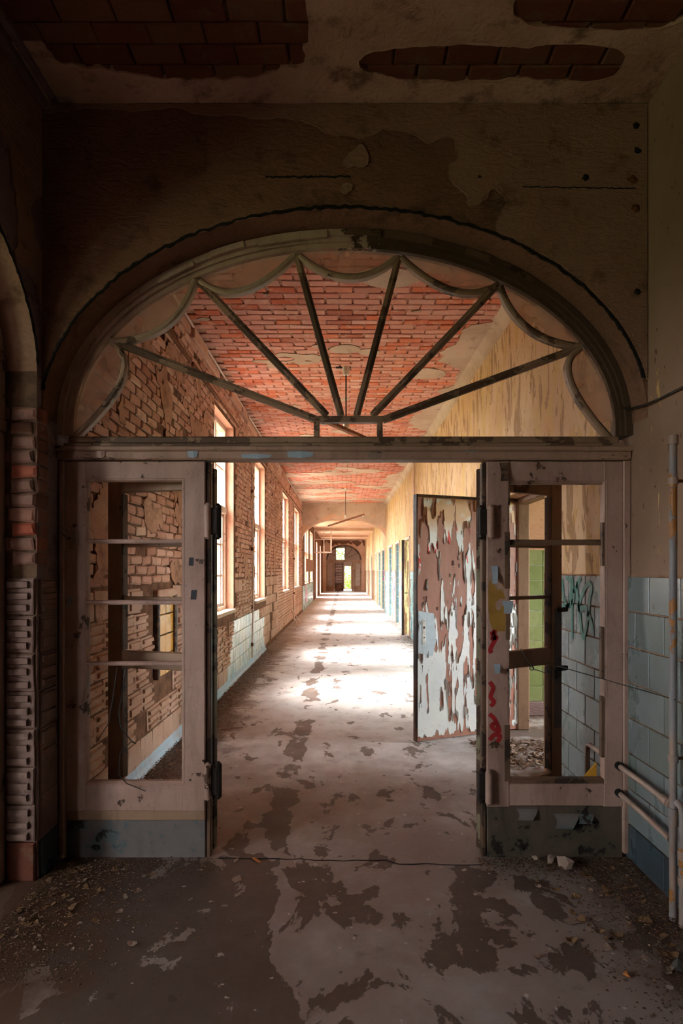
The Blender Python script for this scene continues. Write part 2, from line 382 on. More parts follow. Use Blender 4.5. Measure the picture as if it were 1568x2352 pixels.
M['chip_orange'] = plain('orange_tile_chip', c(190, 116, 62), .6)
M['yellow'] = plain('yellow_sheet', c(190, 136, 40), .5, var=.15)
M['board'] = plain('brown_board', c(120, 72, 44), .7, var=.2)
M['red_paint'] = plain('red_spray_paint', c(160, 34, 36), .6, var=.15)
M['green_paint'] = plain('green_spray_paint', c(14, 100, 86), .5, var=.05)
M['magenta_paint'] = plain('magenta_spray_paint', c(208, 50, 148), .5, var=.05)
M['pink_paint'] = plain('pink_spray_paint', c(214, 120, 160), .6, var=.15)
M['mustard'] = plain('mustard_underpaint', c(158, 116, 48), .6, var=.15)
M['skirting'] = m_paint('pale_blue_skirting_paint', c(176, 194, 204), c(160, 180, 192), c(186, 120, 90), .62, streak=(1, .5, 1))
M['lobby'] = m_plaster('lobby_plaster', c(176, 148, 134), c(164, 134, 120), c(130, 100, 84))
def m_debris():
    n = N('litter'); col = n.ramp(n.rand(), [(0, c(80, 58, 44)), (.5, c(108, 82, 62)), (.75, c(74, 54, 42)), (.93, c(130, 104, 84)), (.98, c(176, 150, 128)), (1, c(190, 176, 160))]); return n.done(col, .9, spec=.1)
M['debris'] = m_debris()
def m_leafgreen(): 
    n = N('green_leaf'); col = n.ramp(n.rand(), [(0, c(116, 150, 44)), (.5, c(84, 122, 36)), (1, c(150, 172, 62))]); return n.done(col, .6)
M['leafgreen'] = m_leafgreen()
M['bark'] = plain('bark', c(90, 70, 52), .9)
M['ground'] = plain('grass_ground', c(104, 112, 62), .95, scale=3)
def m_glass(name, tint, mixf, rough=.05, dirt_shade=0.0):
    n = N(name); tr = n.node('ShaderNodeBsdfTransparent', {0: tint}); gl = n.node('ShaderNodeBsdfGlossy', {0: (1, 1, 1, 1), 'Roughness': rough})
    last = n.node('ShaderNodeMixShader', {0: mixf, 1: tr.outputs[0], 2: gl.outputs[0]})
    if dirt_shade:
        df = n.node('ShaderNodeBsdfTranslucent', {0: c(206, 174, 152)}); d2 = n.node('ShaderNodeBsdfDiffuse', {0: c(206, 174, 152)}); df = n.node('ShaderNodeMixShader', {0: .5, 1: df.outputs[0], 2: d2.outputs[0]}); f = n.math('MULTIPLY', n.step(n.noise(2.5, 3), .1, .8), dirt_shade)
        last = n.node('ShaderNodeMixShader', {0: f, 1: last.outputs[0], 2: df.outputs[0]})
    n.t.links.new(last.outputs[0], n.out.inputs[0]); return n.m
M['glass'] = m_glass('window_glass', (.94, .95, .94, 1), .06)
M['glass_dirty'] = m_glass('dusty_glass', (.85, .8, .74, 1), .05, .2, .6)
def m_floor():
    n = N('worn_floor_coating'); x, y, z = n.xyz()
    big = n.noise(.8, 5, .6); mott = n.noise(5, 6, .6, n.vec(1, .8, 1)); fine = n.noise(38, 4)
    col = n.mix(n.step(big, .35, .65), c(200, 194, 192), c(182, 172, 168)); col = n.mix(n.math('MULTIPLY', n.step(mott, .46, .7), .45), col, c(140, 120, 106))
    ax = n.math('ABSOLUTE', x)
    bar = n.noise(3.0, 7, .62, n.vec(1.3, .8, 1, (4, 2, 0)), .35)
    # more of the coat is lost in the vestibule, most of all towards the brick pier, and along two wheel tracks
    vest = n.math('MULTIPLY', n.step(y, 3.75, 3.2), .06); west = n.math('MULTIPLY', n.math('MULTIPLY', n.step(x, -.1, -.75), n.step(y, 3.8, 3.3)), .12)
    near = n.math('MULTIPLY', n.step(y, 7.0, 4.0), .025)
    tr = n.math('MULTIPLY', n.math('MULTIPLY', n.step(n.math('ABSOLUTE', n.math('ADD', x, .43)), .13, .05), n.step(n.noise(1.2, 3, .5, n.vec(.3, 1, 1)), .3, .5)), .17)
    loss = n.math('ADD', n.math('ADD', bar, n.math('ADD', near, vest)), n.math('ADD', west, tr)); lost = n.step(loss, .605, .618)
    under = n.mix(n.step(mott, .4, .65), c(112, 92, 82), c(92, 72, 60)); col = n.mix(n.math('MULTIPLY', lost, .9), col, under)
    # brown trodden grime plus vestibule dimness painted into the colour, fading towards the corridor
    dirt_shade = n.math('ADD', n.step(y, 7.2, 3.7), n.math('MULTIPLY', n.math('SUBTRACT', n.noise(1.6, 6, .65), .5), 1.2)); col = n.mix(n.math('MULTIPLY', n.step(dirt_shade, .25, 1.0), .72), col, n.mix(lost, c(120, 92, 78), c(74, 56, 46)))
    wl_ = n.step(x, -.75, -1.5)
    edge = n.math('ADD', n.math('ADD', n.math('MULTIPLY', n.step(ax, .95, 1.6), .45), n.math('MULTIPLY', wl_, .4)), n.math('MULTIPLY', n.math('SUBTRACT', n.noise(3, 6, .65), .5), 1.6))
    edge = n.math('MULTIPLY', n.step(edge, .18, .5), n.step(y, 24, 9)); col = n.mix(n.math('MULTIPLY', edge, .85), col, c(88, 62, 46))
    sp = n.step(n.noise(16, 3, .5), .69, .71); col = n.mix(n.math('MULTIPLY', sp, .6), col, c(210, 196, 186))
    dk = n.step(n.noise(13, 3, .5, n.vec(1, 1, 1, (9, 9, 9))), .69, .71); col = n.mix(n.math('MULTIPLY', dk, .7), col, c(70, 54, 46))
    rough = n.math('ADD', n.math('MULTIPLY', fine, .3), .45)
    h = n.math('SUBTRACT', n.math('ADD', n.math('MULTIPLY', fine, .2), n.math('MULTIPLY', mott, .4)), n.math('MULTIPLY', lost, .8))
    return n.done(col, rough, h, .45, .004, .3)
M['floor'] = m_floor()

# ------------------------------------------------------------------ the shell
XL, XR = -1.62, 1.63
YA, YB, YC = 3.27, 3.62, 23.6            # front and back of the arch wall, second arch wall
YE = 47.0                                # end wall
HV, HC = 4.14, 4.215                     # vestibule and corridor ceiling heights
def structure(o): o['kind'] = 'structure'; return o

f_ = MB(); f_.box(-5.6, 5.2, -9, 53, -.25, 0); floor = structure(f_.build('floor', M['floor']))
g = MB(); g.box(-90, 90, -40, 150, -1.2, -.9); structure(g.build('ground', M['ground']))

def wall_y(name, xi, t, y0, y1, H, openings, mats, z0=0):
    """wall along Y with inner face xi and thickness t (signed outward); openings (ya, yb, za, zb); mats: face, reveal"""
    mb = MB(); ys = sorted({y0, y1, *[o[0] for o in openings], *[o[1] for o in openings]}); zs = sorted({z0, H, *[o[2] for o in openings], *[o[3] for o in openings]})
    xo = xi + t
    for a, b in zip(ys, ys[1:]):
        for p, q in zip(zs, zs[1:]):
            ym, zm = (a + b) / 2, (p + q) / 2
            if any(o[0] < ym < o[1] and o[2] < zm < o[3] for o in openings): continue
            for x in (xi, xo): mb.poly([(x, a, p), (x, b, p), (x, b, q), (x, a, q)])
    for ya, yb, za, zb in openings:
        for y in (ya, yb): mb.poly([(xi, y, za), (xo, y, za), (xo, y, zb), (xi, y, zb)], 1)
        for z in (za, zb)[0 if za > .001 else 1:]: mb.poly([(xi, ya, z), (xo, ya, z), (xo, yb, z), (xi, yb, z)], 1)
    mb.poly([(xi, y0, z0), (xo, y0, z0), (xo, y0, H), (xi, y0, H)]); mb.poly([(xi, y1, z0), (xo, y1, z0), (xo, y1, H), (xi, y1, H)])
    mb.poly([(xi, y0, H), (xo, y0, H), (xo, y1, H), (xi, y1, H)])
    return structure(mb.build(name, mats, recalc=False))

WIN = [(7.64, 8.97, 1.06, 3.72), (11.1, 12.5, 1.06, 3.72), (16.2, 17.9, 1.06, 3.72), (20.0, 22.0, 1.06, 3.72)]
WIN2 = [(25.4, 27.9, 1.06, 3.5), (29.2, 31.8, 1.06, 3.5), (36.0, 37.3, 0.0, 3.3), (41.7, 42.9, 0.0, 3.3)]
NICHE = (5.22, 5.72, .70, 1.42)
wl = wall_y('wall_corridor_left', XL, -.45, YB, YE + .3, HC + .3, WIN + WIN2, [M['mortar_wall'], M['brick_wall']])
DOORS = [(4.95, 6.28, 0, 2.37), (15.0, 16.0, 0, 2.4), (17.7, 18.95, 0, 2.43), (20.4, 21.8, 0, 2.43), (24.1, 25.6, 0, 2.43), (26.6, 28.2, 0, 2.43), (30, 31, 0, 2.43), (35, 36, 0, 2.43), (40, 41, 0, 2.43)]
wr = wall_y('wall_corridor_right', XR, .26, YB, YE + .3, HC + .3, DOORS, [M['right_corridor'], M['right_corridor']])
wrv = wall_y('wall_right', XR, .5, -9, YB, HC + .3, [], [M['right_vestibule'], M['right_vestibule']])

# ---- arch helper: an arch wall across X
def ell(a, b, zc, t, xc=.005): return (xc + a * math.cos(t), zc + b * math.sin(t))
def arch_wall(name, y0, y1, x0, x1, a, b, zs, H, mats, aback=None, leg=None, seg=48):
    """leg: solid jambs between x0/x1 and the arch foot"""
    mb = MB(); ts = [math.pi * i / seg for i in range(seg + 1)]; ab = aback or (a, b, zs)
    fr = [ell(a, b, zs, t) for t in ts]; bk = [ell(*ab, t) for t in ts]
    for P, y in ((fr, y0), (bk, y1)):
        for (xa, za), (xb, zb) in zip(P, P[1:]): mb.poly([(xa, y, za), (xb, y, zb), (xb, y, H), (xa, y, H)])
        if leg:
            mb.poly([(P[0][0], y, 0), (x1, y, 0), (x1, y, H), (P[0][0], y, H)]); mb.poly([(P[-1][0], y, 0), (x0, y, 0), (x0, y, H), (P[-1][0], y, H)])
            for q in (P[0], P[-1]): pass
    for i in range(seg): mb.poly([(fr[i][0], y0, fr[i][1]), (fr[i + 1][0], y0, fr[i + 1][1]), (bk[i + 1][0], y1, bk[i + 1][1]), (bk[i][0], y1, bk[i][1])], 1)
    if leg:
        for q, p in ((fr[0], bk[0]), (fr[-1], bk[-1])): mb.poly([(q[0], y0, 0), (p[0], y1, 0), (p[0], y1, p[1]), (q[0], y0, q[1])], 1)
    return mb
mb = arch_wall('w', YA, YB, XL, XR, 1.625, 1.12, 2.46, HC + .3, None, aback=(1.61, 1.09, 2.46))
wb = structure(mb.build('wall_back', [M['plaster_brown'], M['plaster_brown']], recalc=False))
mb = arch_wall('w', YC, YC + .4, XL, XR, 1.625, .83, 2.80, HC + .3, None)
wm = structure(mb.build('wall_middle', [M['plaster_peach'], M['plaster_pale']], recalc=False))

def midcoat(u, v):
    r = (v - 3.72 - .25 * np.exp(-((u + .1) / .25) ** 2) * -1 - .2 * np.abs(u) * -1) * 2.2 + (fbm(u * 2.6, v * 2.6, 51, 4) - .5) * 2.2
    return np.minimum(r, -(1 - ((u - .005) / 1.66) ** 2 - (np.clip(v - 2.8, 0, 9) / .86) ** 2) * 3 - .02)
sheet(midcoat, XL + .01, XR - .01, 2.82, HC - .01, .04, lambda u, v, h: (u, YC - h, v), .01, .002, 53).build('plaster_coat', M['plaster_pale'], wm)
# plaster coats on the arch wall: grey skim to the east and along the top, brown undercoat elsewhere
def wallcoat(u, v):
    n = fbm(u * 2.2, v * 2.2, 3, 5) - .5; lim = .62 - (v - 3.4) * .55
    east = (u - lim) * .9 + n * 1.5
    top = (v - (3.98 - .10 * np.clip(u, -1, 1))) * 3.2 + n * .7
    r = np.maximum(east, top)
    ins = 1 - ((u - .005) / 1.64) ** 2 - (np.clip(v - 2.46, 0, 9) / 1.135) ** 2       # never over the opening
    return np.minimum(r, -ins * 3 - .02)
sheet(wallcoat, XL + .01, XR - .005, 2.47, HV - .005, .022, lambda u, v, h: (u, YA - h, v), .008, .003, 3).build('plaster_coat', M['plaster_grey'], wb)
# soot-dark open joint along the arch edge, and a scorched crack above
def edge_line(pts, w, dep, seed, normal=(0, -1, 0)):
    mb = MB(); rr = random.Random(seed); pts = [Vector(p) for p in pts]; nn = Vector(normal); rows = []
    for i, p in enumerate(pts):
        t = (pts[min(i + 1, len(pts) - 1)] - pts[max(i - 1, 0)]).normalized(); s = t.cross(nn)
        a = w * (.35 + rr.random() * .9); b = w * (.35 + rr.random() * .9)
        rows.append((p + s * a, p + s * a * .6 + nn * dep, p - s * b * .6 + nn * dep, p - s * b))
    for p, q in zip(rows, rows[1:]):
        for k in range(3): mb.poly([p[k], p[k + 1], q[k + 1], q[k]])
    return mb
arcp = []
for i in range(171):
    t = math.pi * (.06 + .9 * i / 170); x, z = ell(1.632, 1.128, 2.46, t); j = R.uniform(-.006, .006); arcp.append((x, YA - .001, z + j))
edge_line(arcp, .011, .006, 5).build('open_joint', M['soot'], wb)
edge_line([at(610 + i * 5, 406 + R.uniform(-2, 2), YA - .001) for i in range(40)], .006, .004, 6).build('open_joint', M['soot'], wb)
edge_line([at(1200 + i * 6, 429 + i * .1 + R.uniform(-1, 1), YA - .008) for i in range(44)], .004, .003, 8).build('open_joint', M['soot'], wb)
for px, py, s in ((1462, 287, .024), (1464, 345, .026), (1452, 412, .03), (1460, 478, .028), (1464, 670, .02), (1345, 408, .026), (1102, 405, .01)):
    mb = MB(); ring = []; cx, cy, cz = at(px, py, YA - .010)
    for k in range(11):
        t = 2 * math.pi * k / 11; r = s * R.uniform(.55, 1.1); ring.append((cx + r * math.cos(t), cy, cz + r * math.sin(t) * .8))
    for k in range(11): mb.poly([ring[k], ring[(k + 1) % 11], (cx, cy - .006, cz)]); mb.poly([ring[k], ring[(k + 1) % 11], (ring[(k + 1) % 11][0], YA, ring[(k + 1) % 11][2]), (ring[k][0], YA, ring[k][2])])
    mb.build('bolt_stub', M['rust' if s > .027 else 'soot'], wb)

# ---- vestibule left wall: a crosswise arch on a pier
mb = MB(); seg = 40; ys0, hw, zs, rb = 1.75, 1.47, 2.69, .86; xo = XL - .36
arc = [(ys0 + hw * math.cos(math.pi * i / seg), zs + rb * math.sin(math.pi * i / seg)) for i in range(seg + 1)]
for x in (XL, xo):
    for (ya, za), (yb, zb) in zip(arc, arc[1:]): mb.poly([(x, ya, za), (x, yb, zb), (x, yb, HC + .3), (x, ya, HC + .3)])
    mb.poly([(x, -9, 0), (x, ys0 - hw, 0), (x, ys0 - hw, HC + .3), (x, -9, HC + .3)])
    mb.poly([(x, ys0 + hw, 0), (x, YB, 0), (x, YB, HC + .3), (x, ys0 + hw, HC + .3)])
for (ya, za), (yb, zb) in zip(arc, arc[1:]): mb.poly([(XL, ya, za), (XL, yb, zb), (xo, yb, zb), (xo, ya, za)], 1)
for y in (ys0 - hw, ys0 + hw): mb.poly([(XL, y, 0), (xo, y, 0), (xo, y, zs), (XL, y, zs)], 2)
mb.poly([(XL, YB, 0), (xo, YB, 0), (xo, YB, HC), (XL, YB, HC)])
wlv = structure(mb.build('wall_left', [M['plaster_lilac'], M['plaster_grey'], M['mortar_vest']], recalc=False))
edge_line([(XL + .001, y, z + R.uniform(-.006, .006)) for y, z in [(ys0 + (hw + .006) * math.cos(math.pi * i / 150), zs + (rb + .006) * math.sin(math.pi * i / 150)) for i in range(2, 75)]], .012, .006, 9, (1, 0, 0)).build('open_joint', M['soot'], wlv)
def leftcoat(u, v):
    return fbm(u * 2.6, v * 2.0, 23, 5) - .47 - .5 * np.clip(3.2 - v, 0, 1) - 2 * np.clip(1 - ((u - ys0) / 1.5) ** 2 - (np.clip(v - zs, 0, 9) / .9) ** 2, 0, 1)
sheet(leftcoat, 1.9, YA - .01, 3.0, HV - .01, .025, lambda u, v, h: (XL + h, u, v), .008, .004, 21).build('plaster_coat', M['plaster_grey'], wlv)

# pier face: bricks above, ribbed mortar beds of the lost tiles below
YP = ys0 + hw                                                              # 3.22
pz = Pieces('brick', .125, .066, .014, M['brick_pier'], wlv, (1, 0, 0), (0, 0, 1), 6, ch=.008, jit=.007)
pz2 = Pieces('brick', .10, .066, .012, M['brick_pier'], wlv, (0, 1, 0), (0, 0, 1), 6, ch=.008, jit=.006)
z = 1.70; k = 0
while z < 2.53:
    o = -.02 if k % 2 else 0.0
    pz.put((XL - .068 + o * .5, YP, z), sx=1 + R.uniform(-.1, .12)); pz2.put((XL - .001, YP + .056 + o * .3, z), sx=1 + R.uniform(-.15, .1))
    if k % 3 == 1: pz.put((XL - .20, YP, z), sx=.9)
    z += .0765; k += 1
def ribbed(k):
    r = random.Random(k); w, h = .145, .19; mb = piece(w, h, .012, .004, .004, k); n = 3 if k % 3 else 2
    for q in range(n):
        y = -h / 2 + h * (q + .5) / n + r.uniform(-.004, .004); hh = .5 * h / n * .66; x0 = -w / 2 + .004; x1 = w / 2 - r.uniform(.022, .032)
        a = [(x0, y - hh), (x1, y - hh), (x1, y + hh), (x0, y + hh)]; vs = [(x, yy, .008) for x, yy in a] + [(x - .003 * (1 if x > 0 else -1), yy - .006 * (1 if yy > y else -1), .026 + r.uniform(-.004, .003)) for x, yy in a]
        mb.faces(vs, [(0, 1, 5, 4), (1, 2, 6, 5), (2, 3, 7, 6), (3, 0, 4, 7), (4, 5, 6, 7)])
    return mb
pp = Pieces('mortar_bed', .15, .19, .02, M['pad_dark'], wlv, (1, 0, 0), (0, 0, 1), 6, maker=ribbed)
pq = Pieces('mortar_bed', .15, .19, .02, M['pad_dark'], wlv, (0, 1, 0), (0, 0, 1), 6, maker=lambda k: ribbed(k + 40))
for q in range(8):
    if q: pp.put((XL - .082, YP, .1 + q * .2)); 
    if 2 < q: pq.put((XL, YP + .11, .1 + q * .2), sx=1.2)
mb = piece(.14, .2, .016, .006, .003, 5); o = mb.build('tile', M['tile_navy'], wlv, local=True); o.matrix_local = frame_matrix((0, 1, 0), (0, 0, 1), (XL, YP + .115, .1)); o.scale = (1.3, 1, 1)
mb = piece(.15, .2, .016, .006, .003, 6); o = mb.build('tile', M['brick_vest'], wlv, local=True); o.matrix_local = frame_matrix((1, 0, 0), (0, 0, 1), (XL - .08, YP, .1))
for q in (1, 2): 
    mb = piece(.2, .21, .01, .006, .006, 8 + q); o = mb.build('mortar_bed', M['pad_dark'], wlv, local=True); o.matrix_local = frame_matrix((0, 1, 0), (0, 0, 1), (XL, YP + .125, .12 + q * .21))

# ---- side room and the run behind the camera (what lights the vestibule)
mb = MB(); mb.box(-5.6, -1.98, YB - .0, YB + .3, 0, HC + .3); structure(mb.build('wall_side_room_north', M['plaster_lilac']))
wall_y('wall_side_room_left', -5.3, -.3, -9, YB, HC + .3, [(-1.2, .5, 1.2, 2.9), (-6.2, -4.8, 1.2, 3.0)], [M['plaster_lilac'], M['plaster_lilac']])
mb = MB(); mb.box(-5.6, 2.1, -9.3, -9, 0, HC + .3); structure(mb.build('wall_rear', M['plaster_lilac']))

# ---- ceilings
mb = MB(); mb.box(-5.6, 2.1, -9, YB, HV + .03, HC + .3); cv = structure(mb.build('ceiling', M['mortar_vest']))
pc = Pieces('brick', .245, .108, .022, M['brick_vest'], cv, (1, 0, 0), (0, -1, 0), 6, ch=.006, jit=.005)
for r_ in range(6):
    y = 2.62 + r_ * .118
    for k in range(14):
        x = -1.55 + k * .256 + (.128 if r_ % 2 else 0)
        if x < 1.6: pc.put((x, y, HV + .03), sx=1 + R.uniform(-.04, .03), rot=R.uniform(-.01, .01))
def ceilcoat(u, v):
    n = fbm(u * 2.3, v * 2.3, 31, 5) - .5
    def blob(cx, cy, rx, ry): return 1 - ((u - cx) / rx) ** 4 - ((v - cy) / ry) ** 4
    bare = np.maximum.reduce([blob(-.85, 2.83, .62, .28), blob(-1.15, 2.62, .6, .3), blob(.72, 3.01, .58, .115), blob(1.15, 2.66, .4, .16), blob(.35, 2.52, .2, .1)])
    return -(bare + n * 2.6 + (fbm(u * 9, v * 9, 35, 3) - .5) * .8)
sheet(ceilcoat, XL, XR, 1.6, YA, .02, lambda u, v, h: (u, v, HV + .03 - h), .028, .006, 33).build('plaster_coat', M['plaster_ceil'], cv)
mb = MB(); mb.box(XL, XL + .045, -9, YA, HV - .035, HV + .03); mb.box(XL + .06, XL + .10, -9, YA, HV - .01, HV + .03); structure(mb.build('trim_1', M['plaster_lilac']))

mb = MB(); mb.box(-2.2, 2.2, YB, 53.3, HC + .022, HC + .5); cc = structure(mb.build('ceiling_corridor', M['mortar_ceiling']))
pb = Pieces('brick', .256, .112, .022, M['brick_ceiling'], cc, (1, 0, 0), (0, -1, 0), 8, ch=.006, jit=.006)
rows = []
y = 4.75; k = 0
while y < 23.4:
    rows.append((y, k)); y += .123; k += 1
for y, k in rows:
    for q in range(13):
        x = XL + .12 + q * .265 + (.13 if k % 2 else 0)
        if x < XR - .02: pb.put((x, y, HC + .022), sx=1 + R.uniform(-.06, .02), sy=1 + R.uniform(-.08, .04), rot=R.uniform(-.015, .015))
for k in range(1, 9):
    y = 4.75 - k * .123
    for q in range(13):
        x = XL + .12 + q * .265 + (.13 if k % 2 else 0)
        if x < XR - .02: pb.put((x, y, HC + .022), part=False)
pb.done()
def corcoat(u, v):
    n = fbm(u * 1.4, v * 2.4, 41, 5) - .5
    edge = (u - 1.36) * 1.1 + .12 * np.sin(v * 1.9) - .3 * np.clip((7 - v) / 3, 0, 1)
    far = (np.clip((v - 9) / 12, 0, 1)) * .28 - .27
    def blob(cx, cy, rx, ry): return .6 - .6 * (((u - cx) / rx) ** 2 + ((v - cy) / ry) ** 2)
    sp = np.maximum.reduce([blob(.38, 5.35, .42, .22), blob(.85, 5.12, .45, .22), blob(0.02, 7.1, .2, .16), blob(.3, 7.2, .15, .14), blob(1.1, 8.0, .35, .3), blob(-.3, 7.0, .08, .06)])
    return np.maximum.reduce([edge + n * .9, far + n * 1.1, sp + n * .9 - .16])
sheet(corcoat, XL, XR, YB, YC, .035, lambda u, v, h: (u, v, HC + .022 - h), .026, .004, 43).build('plaster_coat', M['plaster_pale'], cc)
mb = MB(); rc = .17                                                        # cove where the right wall meets the ceiling
pr = [(XR + .0, HC + .02)] + [(XR - rc + rc * math.cos(t), HC - rc + .02 + rc * math.sin(t)) for t in [math.pi / 2 * i / 6 for i in range(7)]]
mb.sweep([(0, YB, 0), (0, YC, 0)], pr, [((1, 0, 0), (0, 0, 1))] * 2); mb.build('cove', M['plaster_pale'], cc, smooth=True)
mb = MB(); mb.box(XL, XR, YC + .4, YE, HC - .3, HC + .022); mb.build('far_plaster', M['plaster_peach'], cc)
for i in range(3):
    mb = MB(); y = 27 + i * 6.5; mb.cbox(XL, XR, y, y + .3, HC - .42, HC - .29, .01); mb.build('beam', M['plaster_peach'], cc)

# ---- corridor left wall facing: bricks above, ribbed beds below, pale tiles, skirting
pw = Pieces('brick', .246, .066, .016, M['brick_wall'], wl, (0, 1, 0), (0, 0, 1), 8, ch=.008, jit=.007)
def free(y, z, w, h): return not any(a - w / 2 < y < b + w / 2 and p - h / 2 < z < q + h / 2 for a, b, p, q in WIN + [NICHE])
rest = []
cand = []
z = 1.56; k = 0
while z < HC - .03:
    y = YB + .05 + (.13 if k % 2 else 0)
    while y < YC:
        if free(y, z, .2, .05): cand.append((y, z))
        y += .262
    z += .0775; k += 1
near = sorted([p for p in cand], key=lambda p: (p[0] if p[0] > 3.95 else p[0] + 3))
for i, (y, z) in enumerate(near):
    if R.random() < .04: continue
    pw.put((XL, y, z), part=i < 330, sx=1 + R.uniform(-.1, .03), sy=1 + R.uniform(-.1, .06), rot=R.uniform(-.03, .03))
pw.done()
def ribbed_wide(k):
    r = random.Random(k); w, h = .285, .19; mb = piece(w, h, .012, .004, .006, k); n = 3 if k % 4 else 2
    for q in range(n):
        y = -h / 2 + h * (q + .5) / n + r.uniform(-.004, .004); hh = .5 * h / n * .62; x0 = -w / 2 + r.uniform(.025, .04); x1 = w / 2 - .006
        a = [(x0, y - hh), (x1, y - hh), (x1, y + hh), (x0, y + hh)]; vs = [(x, yy, .008) for x, yy in a] + [(x - .003 * (1 if x > 0 else -1), yy - .006 * (1 if yy > y else -1), .034 + r.uniform(-.008, .004)) for x, yy in a]
        mb.faces(vs, [(0, 1, 5, 4), (1, 2, 6, 5), (2, 3, 7, 6), (3, 0, 4, 7), (4, 5, 6, 7)])
    return mb
pm = Pieces('mortar_bed', .29, .19, .03, M['pad'], wl, (0, 1, 0), (0, 0, 1), 8, maker=ribbed_wide)
pf = Pieces('mortar_slab', .285, .195, .016, M['pad'], wl, (0, 1, 0), (0, 0, 1), 6, ch=.006, jit=.008)
def tile_zone(y, z): return 8.45 < y < 12.2 and z < .95 - .55 * max(0, (9.2 - y) / .75) - .12 * (y > 11.3) * (y - 11.3) * 3
pt = Pieces('tile', .292, .192, .018, M['tile_pale'], wl, (0, 1, 0), (0, 0, 1), 4, ch=.004, jit=.001)
for q in range(7):
    z = .2 + q * .2; y = YB + .16 + (.15 if q % 2 else 0)
    while y < YC:
        if free(y, z, .3, .2):
            near_ = y < 9.5
            if tile_zone(y, z): pt.put((XL, y, z))
            elif R.random() < .05: pass
            elif q == 0: pf.put((XL, y, z), part=near_)
            elif y < 12 and not (q == 6 and R.random() < .5): pm.put((XL, y, z), part=near_, rot=R.uniform(-.02, .02), sy=1 + R.uniform(-.06, .03))
            elif y < 15: pf.put((XL, y, z), part=False, sx=.95)
        y += .3
# beyond: bricks run down to the floor
z = .16; k = 0
while z < 1.54:
    y = 14.8 + (.13 if k % 2 else 0)
    while y < YC:
        if free(y, z, .2, .05): pw2 = pw.src[k % 8]; pf.rest.faces([tuple(frame_matrix((0, 1, 0), (0, 0, 1), (XL, y, z)) @ Vector(p)) for p in pw2.v], pw2.f)
        y += .262
    z += .0775; k += 1
pm.done(); pt.done(); pf.done()
mb = MB(); pr = [(0, 0), (.045, 0), (.04, .02), (.02, .05), (.014, .11), (0, .11)]
mb.sweep([(XL, YB, 0), (XL, 12.5, 0)], pr, [((1, 0, 0), (0, 0, 1))] * 2); structure(mb.build('baseboard_left', M['skirting']))
# broken-in niche lined with ochre tiles
ya, yb, za, zb = NICHE
mb = MB(); mb.box(XL - .002, XL + .012, ya, yb, za, zb); nic = mb.build('niche_back', M['soot'], wl)
pn = Pieces('tile', .235, .17, .012, M['tile_ochre'], wl, (0, 1, 0), (0, 0, 1), 3, ch=.003, jit=.001)
for q in range(4):
    for k in range(2): pn.put((XL + .012, ya + .13 + k * .245, za + .095 + q * .18))
for (y0, y1, z0, z1) in ((ya - .04, ya + .01, za, zb), (yb - .01, yb + .05, za, zb), (ya - .04, yb + .05, zb - .02, zb + .05)):
    mb = MB(); mb.cbox(XL, XL + .05, y0, y1, z0, z1, .01); mb.build('niche_edge', M['pad'] if z1 > zb else M['dark_wood'], wl)
# head strip, corner conduit
mb = MB(); y = YB
while y < YC - .2:
    L = R.uniform(.8, 2.2); y2 = min(y + L, YC - .05); d = R.uniform(.015, .05); zz = 3.79 + R.uniform(-.012, .012)
    mb.cbox(XL, XL + d, y, y2 - R.uniform(.0, .12), zz, zz + .05, .008); y = y2
mb.build('window_head_strip', M['rust'], wl)
mb = MB(); y = YB
while y < YC - .2:
    y2 = min(y + R.uniform(.5, 1.4), YC - .05); mb.cbox(XL, XL + R.uniform(.02, .07), y, y2 - R.uniform(0, .1), HC - .13 + R.uniform(-.03, .01), HC - .03, .012); y = y2
mb.build('broken_cornice', M['brick_wall'], wl)
def crust(u, v): return np.minimum(fbm(u * 3.4, v * 4.4, 61, 5) - .60, 1)
def crust2(u, v):
    g = crust(u, v)
    for a, b, p, q in WIN + [NICHE]: g = np.where((u > a - .06) & (u < b + .06) & (v > p - .1) & (v < q + .08), -1, g)
    return g
sheet(crust2, YB, 16, 1.5, 3.75, .03, lambda u, v, h: (XL + .011 + h, u, v), .008, .005, 63).build('plaster_remnant', M['remnant'], wl)

# ---- right wall tiles: vestibule and corridor
pv = Pieces('tile', .292, .192, .012, M['tile_grey'], wrv, (0, -1, 0), (0, 0, 1), 4, ch=.0025, jit=.0006)
pv2 = Pieces('tile', .292, .192, .012, M['tile_navy'], wrv, (0, -1, 0), (0, 0, 1), 4, ch=.0025, jit=.0006)
mb = MB(); mb.box(XR - .006, XR + .02, -9, YB, 0, 1.612); mb.build('grout_bed', M['grout'], wrv)
for q in range(8):
    y = 3.52 - (.15 if q % 2 else 0)
    while y > 1.2: (pv2 if q == 0 else pv).put((XR - .006, y, .105 + q * .2)); y -= .3
pr_ = Pieces('tile', .292, .192, .012, M['tile_grey'], wr, (0, -1, 0), (0, 0, 1), 4, ch=.0025, jit=.0006)
ptl = Pieces('tile', .292, .192, .012, M['tile_teal'], wr, (0, -1, 0), (0, 0, 1), 4, ch=.0025, jit=.0006, limit=60, joined='far_wall_tiles')
gb = MB(); 
solid = []; y = YB
for a, b, p, q in DOORS: solid.append((y, a)); y = b
solid.append((y, YE))
for a, b in solid: gb.box(XR - .006, XR + .02, a, b, 0, 1.612)
gb.build('grout_bed', M['grout'], wr)
for q in range(8):
    y = YB + .15 + (.15 if q % 2 else 0)
    while y < 24:
        for a, b in solid:
            if a + .14 < y < b - .14: (pr_ if y < 5 else ptl).put((XR - .006, y, .105 + q * .2), part=y < 15.1 and (y < 5 or y > 13.4))
        y += .3
ptl.done()
